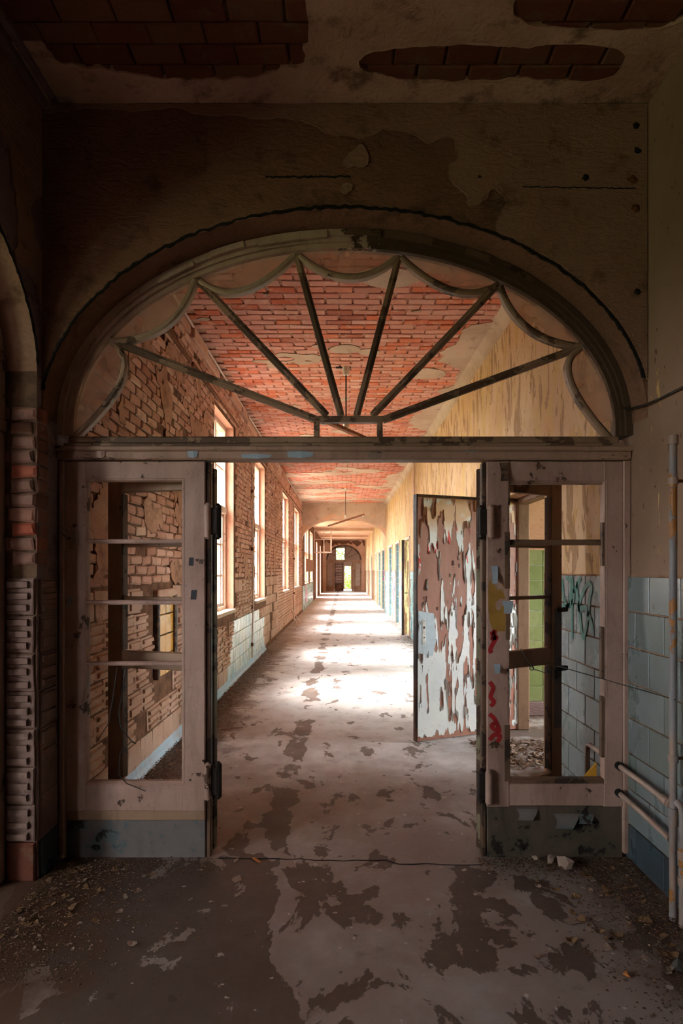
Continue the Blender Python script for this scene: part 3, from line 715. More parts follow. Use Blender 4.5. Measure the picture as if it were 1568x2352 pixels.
pdp = Pieces('tile', .24, .186, .012, M['tile_deep'], wr, (1, 0, 0), (0, 0, 1), 3, ch=.003, jit=.001)
for a, b, p, q in DOORS[2:]:
    mb = MB(); mb.box(XR + .002, XR + .25, b - .008, b + .01, 0, q); mb.build('grout_bed', M['grout_white'], wr)
    for r_ in range(12):
        for k in range(1): pdp.put((XR + .125, b - .008, .11 + r_ * .2), part=a < 30)
    mb = MB(); mb.box(XR + .235, XR + .3, a, b, 0, q); mb.build('closing_panel', M['lobby'], wr)
pdp.done()
for a, b, p, q in DOORS[1:]:
    mb = MB(); t = .07
    for y0, y1, z0, z1 in ((a - t, a, 0, q + t), (b, b + t, 0, q + t), (a, b, q, q + t)): mb.cbox(XR - .03, XR + .02, y0, y1, z0, z1, .008)
    mb.build('door_casing', M['window_paint'], wr)

# ---- rooms beyond the right wall
mb = MB(); mb.box(XR + .26, 5.0, 6.87, 7.1, 0, 3.4); wg = structure(mb.build('wall_green_room_north', M['plaster_peach']))
mb = MB(); mb.box(1.90, 4.6, 6.856, 6.875, 0, 1.85); mb.build('grout_bed', M['grout_white'], wg)
pg_ = Pieces('tile', .164, .164, .01, M['tile_green'], wg, (1, 0, 0), (0, 0, 1), 4, ch=.002, jit=.0006)
for k in range(11):
    for q in range(10): pg_.put((1.98 + k * .17, 6.856, .25 + q * .17))
mb = MB(); mb.cbox(XR + .27, 4.6, 6.83, 6.87, 0, .16, .01); mb.build('skirting', M['plaster_lilac'], wg)
wall_y('wall_green_room_east', 4.6, .3, 2.5, 7.0, 3.4, [(4.6, 5.9, 1.0, 2.6)], [M['plaster_pale'], M['plaster_pale']])
mb = MB(); mb.box(XR + .5, 4.9, 2.2, 2.5, 0, 3.4); mb.box(XR + .26, XR + .5, 2.5, YB + .2, 0, 3.4); structure(mb.build('wall_green_room_south', M['plaster_pale']))
mb = MB(); mb.box(XR + .2, 5.0, 2.2, 7.1, 3.4, 3.6); structure(mb.build('ceiling_green_room', M['plaster_pale']))
mb = MB()
for (x0, x1, y0, y1, z0, z1) in ((XR + .15, XR + .27, 6.23, 6.28, 0, 2.37), (XR + .15, XR + .27, 4.95, 5.0, 0, 2.37), (XR + .15, XR + .27, 5.0, 6.23, 2.31, 2.37)):
    mb.cbox(x0, x1, y0, y1, z0, z1, .01)
structure(mb.build('door_frame_1', M['leaf_wood']))
mb = MB(); mb.box(XR + .27, 4.6, 12.4, 12.6, 0, 3.4); structure(mb.build('wall_room_divider', M['lobby']))
wall_y('wall_second_room_east', 4.6, .3, 6.9, 17.3, 3.4, [(9.0, 10.6, .8, 3.0), (13.6, 15.6, .8, 3.0)], [M['lobby'], M['lobby']])
mb = MB(); mb.box(XR + .26, 4.9, 17.0, 17.3, 0, 3.4); structure(mb.build('wall_second_room_north', M['lobby']))
mb = MB(); mb.box(XR + .2, 5.0, 7.1, 17.3, 3.4, 3.6); structure(mb.build('ceiling_second_room', M['lobby']))

# ------------------------------------------------------------------ windows of the corridor
WX = XL - .16
def window(n, a, b, p, q, tr=2.5, panes=True, lower_rows=3, sill=True):
    w = bpy.data.objects.new('window_%d' % n, None); C.objects.link(w); w['kind'] = 'structure'; w.location = (WX, (a + b) / 2, p)
    def part(nm, mat, *bx):
        mb = MB()
        for x0, x1, y0, y1, z0, z1 in bx: mb.cbox(WX + x0, WX + x1, y0, y1, z0, z1, .006)
        return mb.build(nm, mat, w)
    t = .06; m = (a + b) / 2
    part('window_frame', M['window_paint'], (-.05, .05, a, a + t, p, q), (-.05, .05, b - t, b, p, q), (-.05, .05, a + t, b - t, q - t, q), (-.05, .05, a + t, b - t, p, p + t))
    part('window_transom', M['window_paint'], (-.06, .07, a + t, b - t, tr - .05, tr + .05))
    part('mullion', M['window_paint'], (-.04, .04, m - .035, m + .035, p + t, tr - .05)); part('mullion', M['window_paint'], (-.04, .04, m - .03, m + .03, tr + .05, q - t))
    for s0, s1 in ((a + t, m - .035), (m + .035, b - t)):
        part('casement', M['window_paint'], (-.02, .02, s0, s0 + .04, p + t, tr - .05), (-.02, .02, s1 - .04, s1, p + t, tr - .05), (-.02, .02, s0, s1, p + t, p + t + .04), (-.02, .02, s0, s1, tr - .09, tr - .05))
        for k in range(1, lower_rows):
            zz = p + t + (tr - .05 - p - t) * k / lower_rows; part('glazing_bar', M['window_paint'], (-.012, .012, s0 + .04, s1 - .04, zz - .014, zz + .014))
        zz = (tr + q) / 2; part('glazing_bar', M['window_paint'], (-.012, .012, s0, s1, zz - .014, zz + .014))
        if panes:
            for z0, z1 in ((p + t, tr - .05), (tr + .05, q - t)):
                part('pane', M['glass'], (-.003, .003, s0 + .01, s1 - .01, z0 + .005, z1 - .005))
    if sill: part('sill', M['plaster_pale'], (.05, .20, a - .02, b + .02, p - .04, p + .012))
    return w
for i, o in enumerate(WIN): window(i + 1, *o)
for i, o in enumerate(WIN2[:2]): window(i + 5, *o, tr=2.4)
window(7, -1.6, .9, 1.0, 3.3) if False else None
# inward-opened casement, first window
oc = thing('open_casement', 'narrow casement standing ajar in the first brick-framed window', 'window sash', (XL - .1, 7.72, 1.14), math.radians(-62))
mb = MB(); mb.cbox(0, .045, -.018, .018, 0, 1.28, .005); mb.build('stile', M['window_paint'], oc, local=True)
mb = MB(); mb.cbox(.5, .545, -.018, .018, 0, 1.28, .005); mb.build('stile', M['window_paint'], oc, local=True)
for z in (0, .41, .83, 1.235):
    mb = MB(); mb.cbox(.045, .5, -.016, .016, z, z + (.05 if z in (0, 1.235) else .025), .004); mb.build('rail', M['window_paint'], oc, local=True)
oc.rotation_euler = (0, 0, math.radians(90)); oc.location = (XL - .06, 7.74, 1.14)
# far open casement
fc = thing('open_casement', 'pale window sash swung into the corridor past the second arch', 'window sash', (XL - .02, 33.0, 2.55), math.radians(-2))
for nm, bx in (('stile', (0, .08, 0, 1.25)), ('stile', (.92, 1.0, 0, 1.25)), ('rail', (.08, .92, 0, .08)), ('rail', (.08, .92, 1.17, 1.25)), ('glazing_bar', (.08, .92, .72, .77)), ('glazing_bar', (.55, .60, .08, 1.17))):
    mb = MB(); mb.cbox(bx[0], bx[1], -.02, .02, bx[2], bx[3], .004); mb.build(nm, M['window_paint'], fc, local=True)
mb = MB(); mb.cbox(XL + .022, XL + .07, 25.6, 31.4, 1.56, 2.12, .008); solo(mb, 'board', M['board'], 'brown board nailed across the window beyond the second arch', 'board')
# teal wainscot beyond the second arch, with a pink scrawl
pt2 = Pieces('tile', .29, .19, .014, M['tile_teal'], wl, (0, 1, 0), (0, 0, 1), 3, ch=.003, jit=.001, limit=0, joined='far_teal_tiles')
for q in range(7):
    y = 24.15
    while y < 32: (free(y, .1 + q * .2, .1, .1) and .1 + q * .2 < 1.0) and pt2.put((XL, y, .1 + q * .2), part=False); y += .3
pt2.done()

# ------------------------------------------------------------------ the fanlight frame
D = 3.465; S = F / D
fx = lambda px: (px - VX) / S
fz = lambda py: EYE + (VY - py) / S
fan = thing('fanlight', 'arched timber fanlight with radiating bars and scalloped edge over the doorway', 'fanlight', (0, D, fz(1060)))
ts = [math.pi * i / 64 for i in range(65)]
def ring(a0, b0, a1, b1, y0, y1, zc=2.455, zb=2.40):
    mb = MB(); rows = []
    for t in ts:
        xo_, zo_ = ell(a0, b0, zc, t); xi_, zi_ = ell(a1, b1, zc, t); rows.append(((xo_, y0, zo_), (xi_, y0, zi_), (xi_, y1, zi_), (xo_, y1, zo_)))
    first = [(p[0], p[1], zb) for p in rows[0]]; last = [(p[0], p[1], zb) for p in rows[-1]]
    rows = [first] + rows + [last]
    for p, q in zip(rows, rows[1:]):
        for k in range(4): mb.poly([p[k], p[(k + 1) % 4], q[(k + 1) % 4], q[k]])
    mb.poly(rows[0]); mb.poly(rows[-1]); return mb
ring(1.622, 1.105, 1.585, 1.07, D - .035, D + .10).build('arch_moulding', M['frame_arch'], fan)
ring(1.585, 1.07, 1.565, 1.045, D - .015, D + .09).build('arch_moulding', M['frame_arch'], fan)
ring(1.565, 1.045, 1.542, 1.02, D + .005, D + .07).build('arch_frame', M['frame_arch'], fan)
# splintered slats still nailed under the crown
for a0, a1, r0 in ((.40, .455, 1.0), (.46, .50, 1.0), (.52, .60, .99), (.615, .655, 1.0), (.68, .73, .99), (.33, .36, 1.0), (.27, .31, 1.0), (.76, .79, 1.0)):
    mb = MB(); pts = [ell(1.60 * r0, 1.085 * r0, 2.455, math.pi * (a0 + (a1 - a0) * i / 6)) for i in range(7)]
    path = [(x, D - .042, z) for x, z in pts]; nrm = [((x / 1.6 ** 2, 0, (z - 2.455) / 1.085 ** 2)) for x, z in pts]
    ups = [(Vector(n_).normalized(), Vector((0, 1, 0))) for n_ in nrm]; w = R.uniform(.012, .024)
    mb.sweep(path, [(-w, -.006), (w, -.004), (w, .012), (-w, .012)], ups); mb.build('splintered_slat', M['dark_wood'] if a0 < .5 else M['frame_arch'], fan)
ends = [(255, 780), (452, 638), (680, 580), (917, 584), (1146, 648), (1338, 793)]
foot = [(728, 962), (750, 952), (783, 952), (819, 952), (855, 952), (880, 962)]
for e, b in zip(ends, foot):
    mb = MB(); p = Vector((fx(e[0]), D + .03, fz(e[1]))); q = Vector((fx(b[0]), D + .03, fz(b[1])))
    mb.bar(p, q, .040, .036); mb.bar(p, q, .016, .05); mb.build('spoke', M['bar_wood'], fan)
mb = MB(); mb.cbox(fx(722), fx(880), D + .005, D + .06, fz(968), fz(954), .004); mb.build('hub_bar', M['bar_wood'], fan)
for a, b in ((720, 733), (866, 879)):
    mb = MB(); mb.cbox(fx(a), fx(b), D + .008, D + .055, fz(1005), fz(966), .004); mb.build('hub_post', M['bar_wood'], fan)
def bez(p, via, q, n=16):
    p, v, q = Vector(p), Vector(via), Vector(q); cc_ = 2 * v - (p + q) / 2
    return [(1 - t) ** 2 * p + 2 * t * (1 - t) * cc_ + t * t * q for t in [i / n for i in range(n + 1)]]
sc = [((168, 1003), (277, 868), (252, 784)), ((250, 782), (376, 746), (446, 640)), ((458, 642), (556, 664), (676, 584)), ((686, 584), (802, 634), (912, 588)), ((922, 588), (1040, 664), (1142, 652)), ((1150, 654), (1216, 752), (1336, 794)), ((1336, 798), (1312, 872), (1402, 1004))]
arcpx = [(170, 1003), (249, 776), (446, 634), (680, 574), (918, 578), (1149, 642), (1342, 788), (1408, 1003)]
for k, (p, v, q) in enumerate(sc):
    pts = bez(p, v, q); w3 = [Vector((fx(x), D + .03, fz(y))) for x, y in pts]; ups = []
    for i in range(len(w3)):
        t = (w3[min(i + 1, len(w3) - 1)] - w3[max(i - 1, 0)]).normalized(); ups.append((t.cross(Vector((0, -1, 0))), Vector((0, 1, 0))))
    mb = MB(); mb.sweep(w3, [(-.017, -.022), (-.006, -.03), (.006, -.03), (.017, -.022), (.017, .02), (-.017, .02)], ups)
    mb.build('scallop_bar', M['scallop_wood'] if k < 4 else M['bar_wood'], fan, smooth=False)
    # dusty lunette pane between scallop and arch
    t0 = math.atan2((w3[0].z - 2.455) / 1.03, (w3[0].x - .005) / 1.55); t1 = math.atan2((w3[-1].z - 2.455) / 1.03, (w3[-1].x - .005) / 1.55)
    t0, t1 = max(t0, 0) if t0 > -1 else math.pi, max(t1, 0)
    if t0 < 0: t0 = math.pi if w3[0].x < 0 else 0
    outer = [ell(1.55, 1.03, 2.455, t0 + (t1 - t0) * i / 16) for i in range(17)]; mb = MB()
    for i in range(16):
        a, b = w3[i], w3[i + 1]; (xa, za), (xb, zb_) = outer[i], outer[i + 1]
        for yy in (D + .036, D + .039): mb.poly([(a.x, yy, a.z), (b.x, yy, b.z), (xb, yy, zb_), (xa, yy, za)])
    mb.build('pane', M['glass_dirty'], fan, recalc=False)
mb = MB(); mb.cbox(fx(158), fx(1420), D - .012, D + .08, fz(1020), fz(1003), .008); mb.cbox(fx(150), fx(1430), D - .03, D + .08, fz(1028), fz(1019), .006); mb.build('sill_rail', M['bar_wood'], fan)
mb = MB(); mb.cbox(fx(130), fx(1449), D - .045, D + .09, fz(1038), fz(1027), .006); mb.cbox(fx(136), fx(1446), D - .025, D + .09, fz(1057), fz(1036), .008); mb.build('transom', M['frame_transom'], fan)
for px, py, w, h, mt in ((445, 1043, 26, 20, 'blue_chip'), (590, 1050, 70, 10, 'blue_chip'), (235, 1040, 24, 26, 'frame'), (690, 1046, 60, 14, 'blue_chip'), (1080, 1034, 60, 10, 'blue_chip'), (860, 1048, 34, 12, 'paper'), (330, 1050, 40, 12, 'frame')):
    mb = MB(); x0, x1, z0, z1 = fx(px - w / 2), fx(px + w / 2), fz(py + h / 2), fz(py - h / 2); mx = (x0 + x1) / 2
    mb.faces([(x0, D - .026, z1), (mx, D - .030, z1 + .002), (x1, D - .027, z1 - .004), (x1 - .006, D - .031, z0 + .006), (mx + .01, D - .036, z0 - .004), (x0 + .006, D - .029, z0 + .002)], [(0, 1, 4, 5), (1, 2, 3, 4)]); mb.build('paint_flake', M[mt], fan)

# ------------------------------------------------------------------ sidelights
def rail_box(root, nm, mat, x0, x1, y0, y1, dy0=0.0, dy1=.055, cb=.005, sub=None):
    mb = MB(); mb.cbox(fx(x0), fx(x1), D + dy0, D + dy1, fz(y1), fz(y0), cb); return mb.build(nm, mat, root)
sl = thing('sidelight', 'fixed cream timber sidelight with three glazing bars beside the brick pier', 'sidelight', (fx(308), D, 0))
fr = M['frame']
rail_box(sl, 'outer_strip', M['frame'], 138, 150, 1058, 1975, -.02, .08)
rail_box(sl, 'stile', fr, 149, 198, 1059, 1864); rail_box(sl, 'stile', fr, 417, 471, 1059, 1864)
rail_box(sl, 'top_rail', fr, 192, 424, 1059, 1104, .003, .055); rail_box(sl, 'bottom_rail', fr, 190, 424, 1800, 1864, .003, .055)
for y in (1243, 1384, 1525): 
    mb = MB(); mb.cbox(fx(194), fx(420), D + .012, D + .04, fz(y + 5), fz(y - 5), .004); mb.cbox(fx(196), fx(418), D + .004, D + .048, fz(y + 2), fz(y - 3), .002); mb.build('glazing_bar', fr, sl)
def moulding(root, x0, x1, y0, y1, w=7, mat=fr):
    for nm, q in (('moulding', ((x0, y0), (x0 + w, y0 + w), (x0 + w, y1 - w), (x0, y1))), ('moulding', ((x1, y0), (x1 - w, y0 + w), (x1 - w, y1 - w), (x1, y1))), ('moulding', ((x0, y0), (x0 + w, y0 + w), (x1 - w, y0 + w), (x1, y0))), ('moulding', ((x0, y1), (x0 + w, y1 - w), (x1 - w, y1 - w), (x1, y1)))):
        mb = MB(); a, b, c_, d_ = q; v = [(fx(a[0]), D - .002, fz(a[1])), (fx(b[0]), D + .022, fz(b[1])), (fx(c_[0]), D + .022, fz(c_[1])), (fx(d_[0]), D - .002, fz(d_[1]))]
        v += [(x, D + .05, z) for x, y, z in v]; mb.faces(v, [(0, 1, 2, 3), (4, 7, 6, 5), (0, 3, 7, 4), (1, 5, 6, 2), (0, 4, 5, 1), (3, 2, 6, 7)]); mb.build(nm, mat, root)
moulding(sl, 192, 423, 1098, 1804)
rail_box(sl, 'plinth', M['plinth_grey'], 150, 471, 1862, 1975, .012, .07); rail_box(sl, 'plinth_cap', M['leaf_wood'], 150, 471, 1862, 1886, .004, .07)
for px, py, w, h, tl in ((439, 1290, 11, 19, .05), (444, 1366, 13, 22, .1)):
    mb = MB(); x0, x1, z0, z1 = fx(px - w / 2), fx(px + w / 2), fz(py + h / 2), fz(py - h / 2); mb.faces([(x0 + tl * .05, D - .002, z1), (x1 + tl * .05, D - .0025, z1), (x1, D - .002, z0), (x0, D - .0025, z0)], [(0, 1, 2, 3)]); mb.build('tape_scrap', M['tape'], sl)
def curl(root, px, py, w, h, mat, d0=D, n=5):
    mb = MB(); rr = []
    for i in range(n + 1):
        t = i / n; rr.append((fx(px - w / 2 + w * .15 * math.sin(3 * t)), fx(px + w / 2 - w * .3 * t * t), fz(py - h / 2 + h * t), d0 - .002 - .03 * t * t))
    for p, q in zip(rr, rr[1:]): mb.poly([(p[0], p[3], p[2]), (p[1], p[3] - .004, p[2]), (q[1], q[3] - .004, q[2]), (q[0], q[3], q[2])])
    mb.build('paint_curl', mat, root, smooth=True)
curl(sl, 173, 1240, 18, 44, M['paper']); curl(sl, 162, 1382, 12, 22, M['blue_chip']); curl(sl, 196, 1585, 8, 50, M['leaf_wood'])

srt = thing('sidelight', 'fixed timber sidelight with a single glazing bar beside the tiled wall and pipes', 'sidelight', (fx(1280), D, 0))
fr2 = M['frame']
rail_box(srt, 'outer_strip', M['frame'], 1430, 1447, 1058, 1960, -.01, .08)
rail_box(srt, 'stile', fr2, 1118, 1170, 1059, 1854); rail_box(srt, 'stile', fr2, 1386, 1431, 1059, 1854)
rail_box(srt, 'top_rail', fr2, 1166, 1392, 1059, 1108, .003, .055); rail_box(srt, 'bottom_rail', fr2, 1164, 1392, 1800, 1852, .003, .055)
mb = MB(); mb.cbox(fx(1166), fx(1392), D + .012, D + .04, fz(1252), fz(1239), .004); mb.build('glazing_bar', M['dark_wood'], srt)
moulding(srt, 1165, 1393, 1104, 1802, 7, M['frame']); rail_box(srt, 'sill', M['dark_wood'], 1170, 1388, 1789, 1801, .0, .05)
rail_box(srt, 'plinth', M['plinth_brown'], 1120, 1432, 1852, 1972, .012, .07)
# splintered edge, bare mustard patch, torn flakes
for y0, y1, x0 in ((1222, 1352, 1158), (1665, 1795, 1158), (1410, 1470, 1160), (1120, 1160, 1166)):
    rail_box(srt, 'splintered_edge', M['dark_wood'], x0, 1171, y0, y1, -.003, .03, .003)
for x0, x1, y0, y1 in ((1382, 1388, 1200, 1300), (1380, 1387, 1440, 1560), (1380, 1388, 1600, 1740)):
    rail_box(srt, 'splintered_edge', M['dark_wood'], x0, x1, y0, y1, -.002, .03, .002)
must = lambda u, v: np.minimum.reduce([(1 - ((u - fx(1142)) / .055) ** 4 - ((v - fz(1388)) / .12) ** 2) * .8 + (fbm(u * 16, v * 9, 71, 4) - .5) * 3.2])
sheet(must, fx(1121), fx(1169), fz(1450), fz(1318), .006, lambda u, v, h: (u, D - h, v), .0015, 0, 72).build('bare_patch', M['mustard'], srt)
curl(srt, 1156, 1085, 20, 44, M['dark_wood']); curl(srt, 1165, 1394, 26, 28, M['blue_chip']); curl(srt, 1140, 1535, 16, 20, M['blue_chip'], n=3); curl(srt, 1135, 1320, 16, 40, M['blue_chip'])
for px, py, w, h in ((1300, 1885, 60, 30), (1210, 1870, 50, 22), (1345, 1880, 40, 18)): curl(srt, px, py, w, h, M['plinth_grey'], D + .012)
def ribbon(pts, w, place, nrm, lift=.002):
    mb = MB(); rows = []; P_ = [Vector(place(*p[:2])) for p in pts]; nn = Vector(nrm)
    for i, p in enumerate(P_):
        t = (P_[min(i + 1, len(P_) - 1)] - P_[max(i - 1, 0)]); t = t.normalized() if t.length > 1e-6 else Vector((0, 0, 1)); s = t.cross(nn)
        rows.append((p + s * w / 2 + nn * lift, p - s * w / 2 + nn * lift))
    for p, q in zip(rows, rows[1:]): mb.poly([p[0], p[1], q[1], q[0]])
    return mb
def smooth_pts(pts, n=6):
    out = []
    for i in range(len(pts) - 1):
        p0, p1, p2, p3 = [Vector((*pts[max(0, min(len(pts) - 1, j))], 0)) for j in (i - 1, i, i + 1, i + 2)]
        for k in range(n):
            t = k / n; v = .5 * ((2 * p1) + (-p0 + p2) * t + (2 * p0 - 5 * p1 + 4 * p2 - p3) * t * t + (-p0 + 3 * p1 - 3 * p2 + p3) * t ** 3); out.append((v.x, v.y))
    return out + [pts[-1]]
onD = lambda px, py: (fx(px), D, fz(py))
for pts in ([(1126, 1458), (1136, 1450), (1130, 1468), (1140, 1462), (1126, 1490), (1128, 1500)], [(1124, 1566), (1132, 1580), (1126, 1600), (1134, 1612), (1126, 1622)], [(1123, 1640), (1136, 1652), (1146, 1680), (1128, 1668), (1138, 1660)], [(1124, 1700), (1134, 1688), (1148, 1690), (1142, 1704)]):
    ribbon(smooth_pts(pts), .024, onD, (0, -1, 0)).build('red_scrawl', M['red_paint'], srt)
# double-action hinges on both door posts
def hinge(root, pxs, y0, y1, mats, plate):
    h = MB(); h.cbox(fx(plate[0]), fx(plate[1]), D - .012, D + .03, fz(y1 - 6), fz(y0 + 4), .004); h = h.build('hinge', M['iron'], root)
    for px, mt, dy in zip(pxs, mats, (-.016, .012)):
        mb = MB(); x = fx(px); z0, z1 = fz(y1), fz(y0)
        mb.tube([(x, D + dy, z0 - .012), (x, D + dy, z0 - .004), (x, D + dy, z0), (x, D + dy, z1), (x, D + dy, z1 + .006), (x, D + dy, z1 + .016)], [.008, .014, .021, .021, .014, .007], 12); mb.build('barrel', M[mt], h, smooth=True)
hinge(sl, (478, 499), 1162, 1234, ('frame', 'iron'), (470, 500)); hinge(sl, (478, 500), 1756, 1832, ('frame', 'iron'), (470, 500))
hinge(srt, (1125, 1106), 1166, 1234, ('frame', 'iron'), (1100, 1122)); hinge(srt, (1121, 1105), 1772, 1842, ('frame', 'iron'), (1098, 1120))
rail_box(sl, 'door_post', M['dark_wood'], 471, 482, 1060, 1975, .02, .075); rail_box(srt, 'door_post', M['dark_wood'], 1108, 1118, 1060, 1972, .02, .075)

# ------------------------------------------------------------------ the two door leaves folded back behind the sidelights
def door_leaf(label, hx, hy, ang, length, flip):
    t = thing('door_leaf', label, 'door', (hx, hy, .012), ang); th = .022
    def b(nm, mat, x0, x1, z0, z1, d=th):
        mb = MB(); mb.cbox(x0, x1, -d, d, z0, z1, .005); return mb.build(nm, mat, t, local=True)
    b('stile', M['green_edge'], 0, .10, 0, 2.22); st = b('stile', M['leaf_wood'], length - .10, length, 0, 2.22)
    b('top_rail', M['leaf_wood'], .10, length - .10, 2.10, 2.22); b('lock_rail', M['leaf_wood'], .10, length - .10, 1.03, 1.135); b('bottom_rail', M['leaf_wood'], .10, length - .10, 0, .34)
    for z in (1.445, 1.765): b('glazing_bar', M['leaf_wood'], .10, length - .10, z, z + .022, .014)
    for z in (.36, 1.14):
        mb = MB(); z1 = 1.02 if z < 1 else 2.09
        for x in (.10, length - .112):
            mb = MB(); mb.cbox(x, x + .012, -.026, .026, z, z1, .003); mb.build('bead', M['dark_wood'], t, local=True)
    return t
la = math.atan2(.20, -.69); dl = door_leaf('worn glazed door leaf folded back behind the sidelight beside the brick pier', fx(487), 3.565, math.pi - .28, .725, False)
dr = door_leaf('worn glazed door leaf folded back behind the sidelight beside the tiled wall', fx(1107), 3.565, .55, .71, True)
for z in (1.36, .985):
    mb = MB(); mb.cbox(.66, .735, -.05, -.02, z, z + .03, .004); mb.build('bolt_keep', M['iron'], dr, local=True)
mb = MB(); mb.cbox(.635, .70, -.0235, -.02, .62, 1.38, .001); mb.build('lock_stile_plate', M['plinth_grey'], dr, local=True)

# ------------------------------------------------------------------ the big flaking door at the first doorway
LD, HD = 1.20, 2.345
fd = Vector((.70, 5.78, 0)); hd = Vector((1.80, 6.26, 0)); LD = (hd - fd).length
pd = thing('peeling_door', 'wide flush door shedding long white flakes over brown, ajar by the first doorway', 'door', (hd.x, hd.y, .012), math.atan2(fd.y - hd.y, fd.x - hd.x))
# local +x runs from the hinge to the free edge; the face towards the vestibule is +y
mb = MB(); mb.cbox(0, LD, -.055, 0, 0, HD, .003); mb.build('slab', M['door_brown'], pd, local=True)
mb = MB(); mb.cbox(LD - .001, LD + .012, -.062, .004, -.005, HD + .004, .004); mb.build('edge_strip', M['door_edge'], pd, local=True)
mb = MB(); mb.cbox(0, LD, -.06, .006, HD - .022, HD + .004, .004); mb.build('top_strip', M['door_edge'], pd, local=True)
def flakes(u, v):
    w = u + .03 * (vnoise(u * 4, v * 2.2, 4) - .5); n = fbm(w * 24, v * 3.0, 81, 4, .6); n2 = fbm(w * 55, v * 6, 85, 3); big = vnoise(u * 2.6, v * 1.5, 88) - .5
    lv = np.interp(v, [0, .06, .12, .4, .8, 1.15, 1.35, 1.6, 1.85, 2.0, 2.12, 2.34], [-.35, .0, .13, .07, .02, -.03, -.10, -.14, -.12, -.05, .03, .06])
    left = .10 * np.clip((u - .75) / .3, 0, 1) * np.clip(1.6 - v, 0, .6) / .6
    return n - .5 + (n2 - .5) * .45 + lv + left + big * .16
sheet(flakes, .005, LD - .002, .03, HD - .03, .0075, lambda u, v, h: (u, h, v), .0024, .016, 83).build('paint_flakes', M['flake'], pd, local=True, kind='stuff')
lk = MB(); lk.faces([(LD - .005, .008, 1.24), (LD - .175, .008, 1.21), (LD - .20, .008, .94), (LD - .16, .008, .80), (LD - .005, .008, .84), (LD - .005, .001, 1.24), (LD - .175, .001, 1.21), (LD - .20, .001, .94), (LD - .16, .001, .80), (LD - .005, .001, .84)], [(0, 1, 2, 3, 4), (5, 9, 8, 7, 6), (0, 5, 6, 1), (1, 6, 7, 2), (2, 7, 8, 3), (3, 8, 9, 4), (4, 9, 5, 0)])
lk = lk.build('lock_panel', M['lockplate'], pd, local=True)
mb = MB(); mb.cbox(LD - .085, LD - .045, .008, .012, .92, 1.16, .003); mb.build('lock_plate', M['white_enamel'], lk, local=True)
for z, r_ in ((1.08, .012), (.985, .007), (1.145, .004), (.935, .004)):
    mb = MB(); mb.tube([(LD - .065, .011, z), (LD - .065, .0145, z)], r_, 10); mb.build('keyhole' if r_ > .005 else 'screw', M['black'], lk, local=True)
# ------------------------------------------------------------------ second open door
f2, h2 = Vector((1.50, 15.2, 0)), Vector((1.80, 15.96, 0)); L2 = (h2 - f2).length
od = thing('olive_door', 'narrow olive-green door standing open before the teal doorways', 'door', (h2.x, h2.y, .012), math.atan2(f2.y - h2.y, f2.x - h2.x))
mb = MB(); mb.cbox(0, L2, -.05, 0, 0, 2.37, .003); mb.build('slab', M['olive_door'], od, local=True)
mb = MB(); mb.cbox(L2 - .02, L2 + .01, -.056, .006, -.004, 2.374, .004); mb.build('edge_strip', M['door_edge'], od, local=True)
mb = MB(); mb.cbox(.08, L2 - .1, 0, .006, .25, 2.2, .004); mb.build('panel', M['olive_door'], od, local=True)
mb = MB(); mb.tube([(L2 - .08, 0, 1.05), (L2 - .08, .05, 1.05), (L2 - .16, .055, 1.05)], .01, 8); mb.build('handle', M['iron'], od, local=True)

# ------------------------------------------------------------------ pipes by the tiled wall
def pipe(path, r, n=12): mb = MB(); mb.tube(path, r, n); return mb
vp = thing('riser_pipe', 'tall grey-painted riser pipe with flaked orange patches beside the tiled wall', 'pipe', (1.545, 2.86, 0))
zt = EYE + (VY - 1006) * 2.86 / F
pipe([(1.545, 2.86, 0), (1.545, 2.86, zt)], .0175).build('tube', M['pipe'], vp, smooth=True)
pipe([(1.545, 2.86, zt - .03), (1.545, 2.86, zt + .012)], .0235).build('cap', M['pipe_pink'], vp, smooth=True)
for z in (EYE + (VY - 1105) * 2.86 / F, EYE - (1742 - VY) * 2.86 / F):
    k = pipe([(1.545, 2.86, z - .016), (1.545, 2.86, z + .016)], .0225).build('clamp', M['pipe_pink'] if z > 1.7 else M['pipe'], vp, smooth=True)
    mb = MB(); mb.tube([(1.565, 2.86, z), (XR - .004, 2.86, z)], .008, 8); mb.build('clamp_stud', M['rust'], k)
zj = EYE - (1870 - VY) * 2.86 / F
pipe([(1.545, 2.86, zj - .05), (1.545, 2.86, zj + .03)], .024).build('tee', M['pipe'], vp, smooth=True)
vs = thing('riser_pipe', 'short grey riser pipe close behind the tall one at the tiled wall', 'pipe', (1.556, 2.80, 0))
pipe([(1.556, 2.80, 0), (1.556, 2.80, .52), (1.555, 2.808, .545), (1.549, 2.838, .56)], .016).build('tube', M['pipe'], vs, smooth=True)
for z in (.21, .33): pipe([(1.556, 2.80, z - .02), (1.556, 2.80, z + .02)], .021).build('coupling', M['pipe_pink'], vs, smooth=True)
hp = thing('heating_pipe', 'upper beige pipe passing through the sidelight stile and bending down', 'pipe', (1.56, 3.4, .53))
pipe([(1.545, 2.885, .53), (1.555, 3.1, .53), (1.56, 3.6, .53), (1.56, 3.86, .53), (1.56, 3.895, .515), (1.56, 3.9, .48), (1.56, 3.9, .27), (1.575, 3.9, .25), (1.62, 3.9, .25)], .0155).build('tube', M['pipe_pink'], hp, smooth=True)
pipe([(1.5585, 3.43, .53), (1.5585, 3.462, .53)], .022).build('collar', M['soot'], hp, smooth=True)
pipe([(1.545, 2.90, .53), (1.548, 2.97, .53)], .0215).build('coupling', M['pipe_pink'], hp, smooth=True)
hq = thing('heating_pipe', 'lower beige pipe running along the tiles into the sidelight stile', 'pipe', (1.555, 3.2, .37))
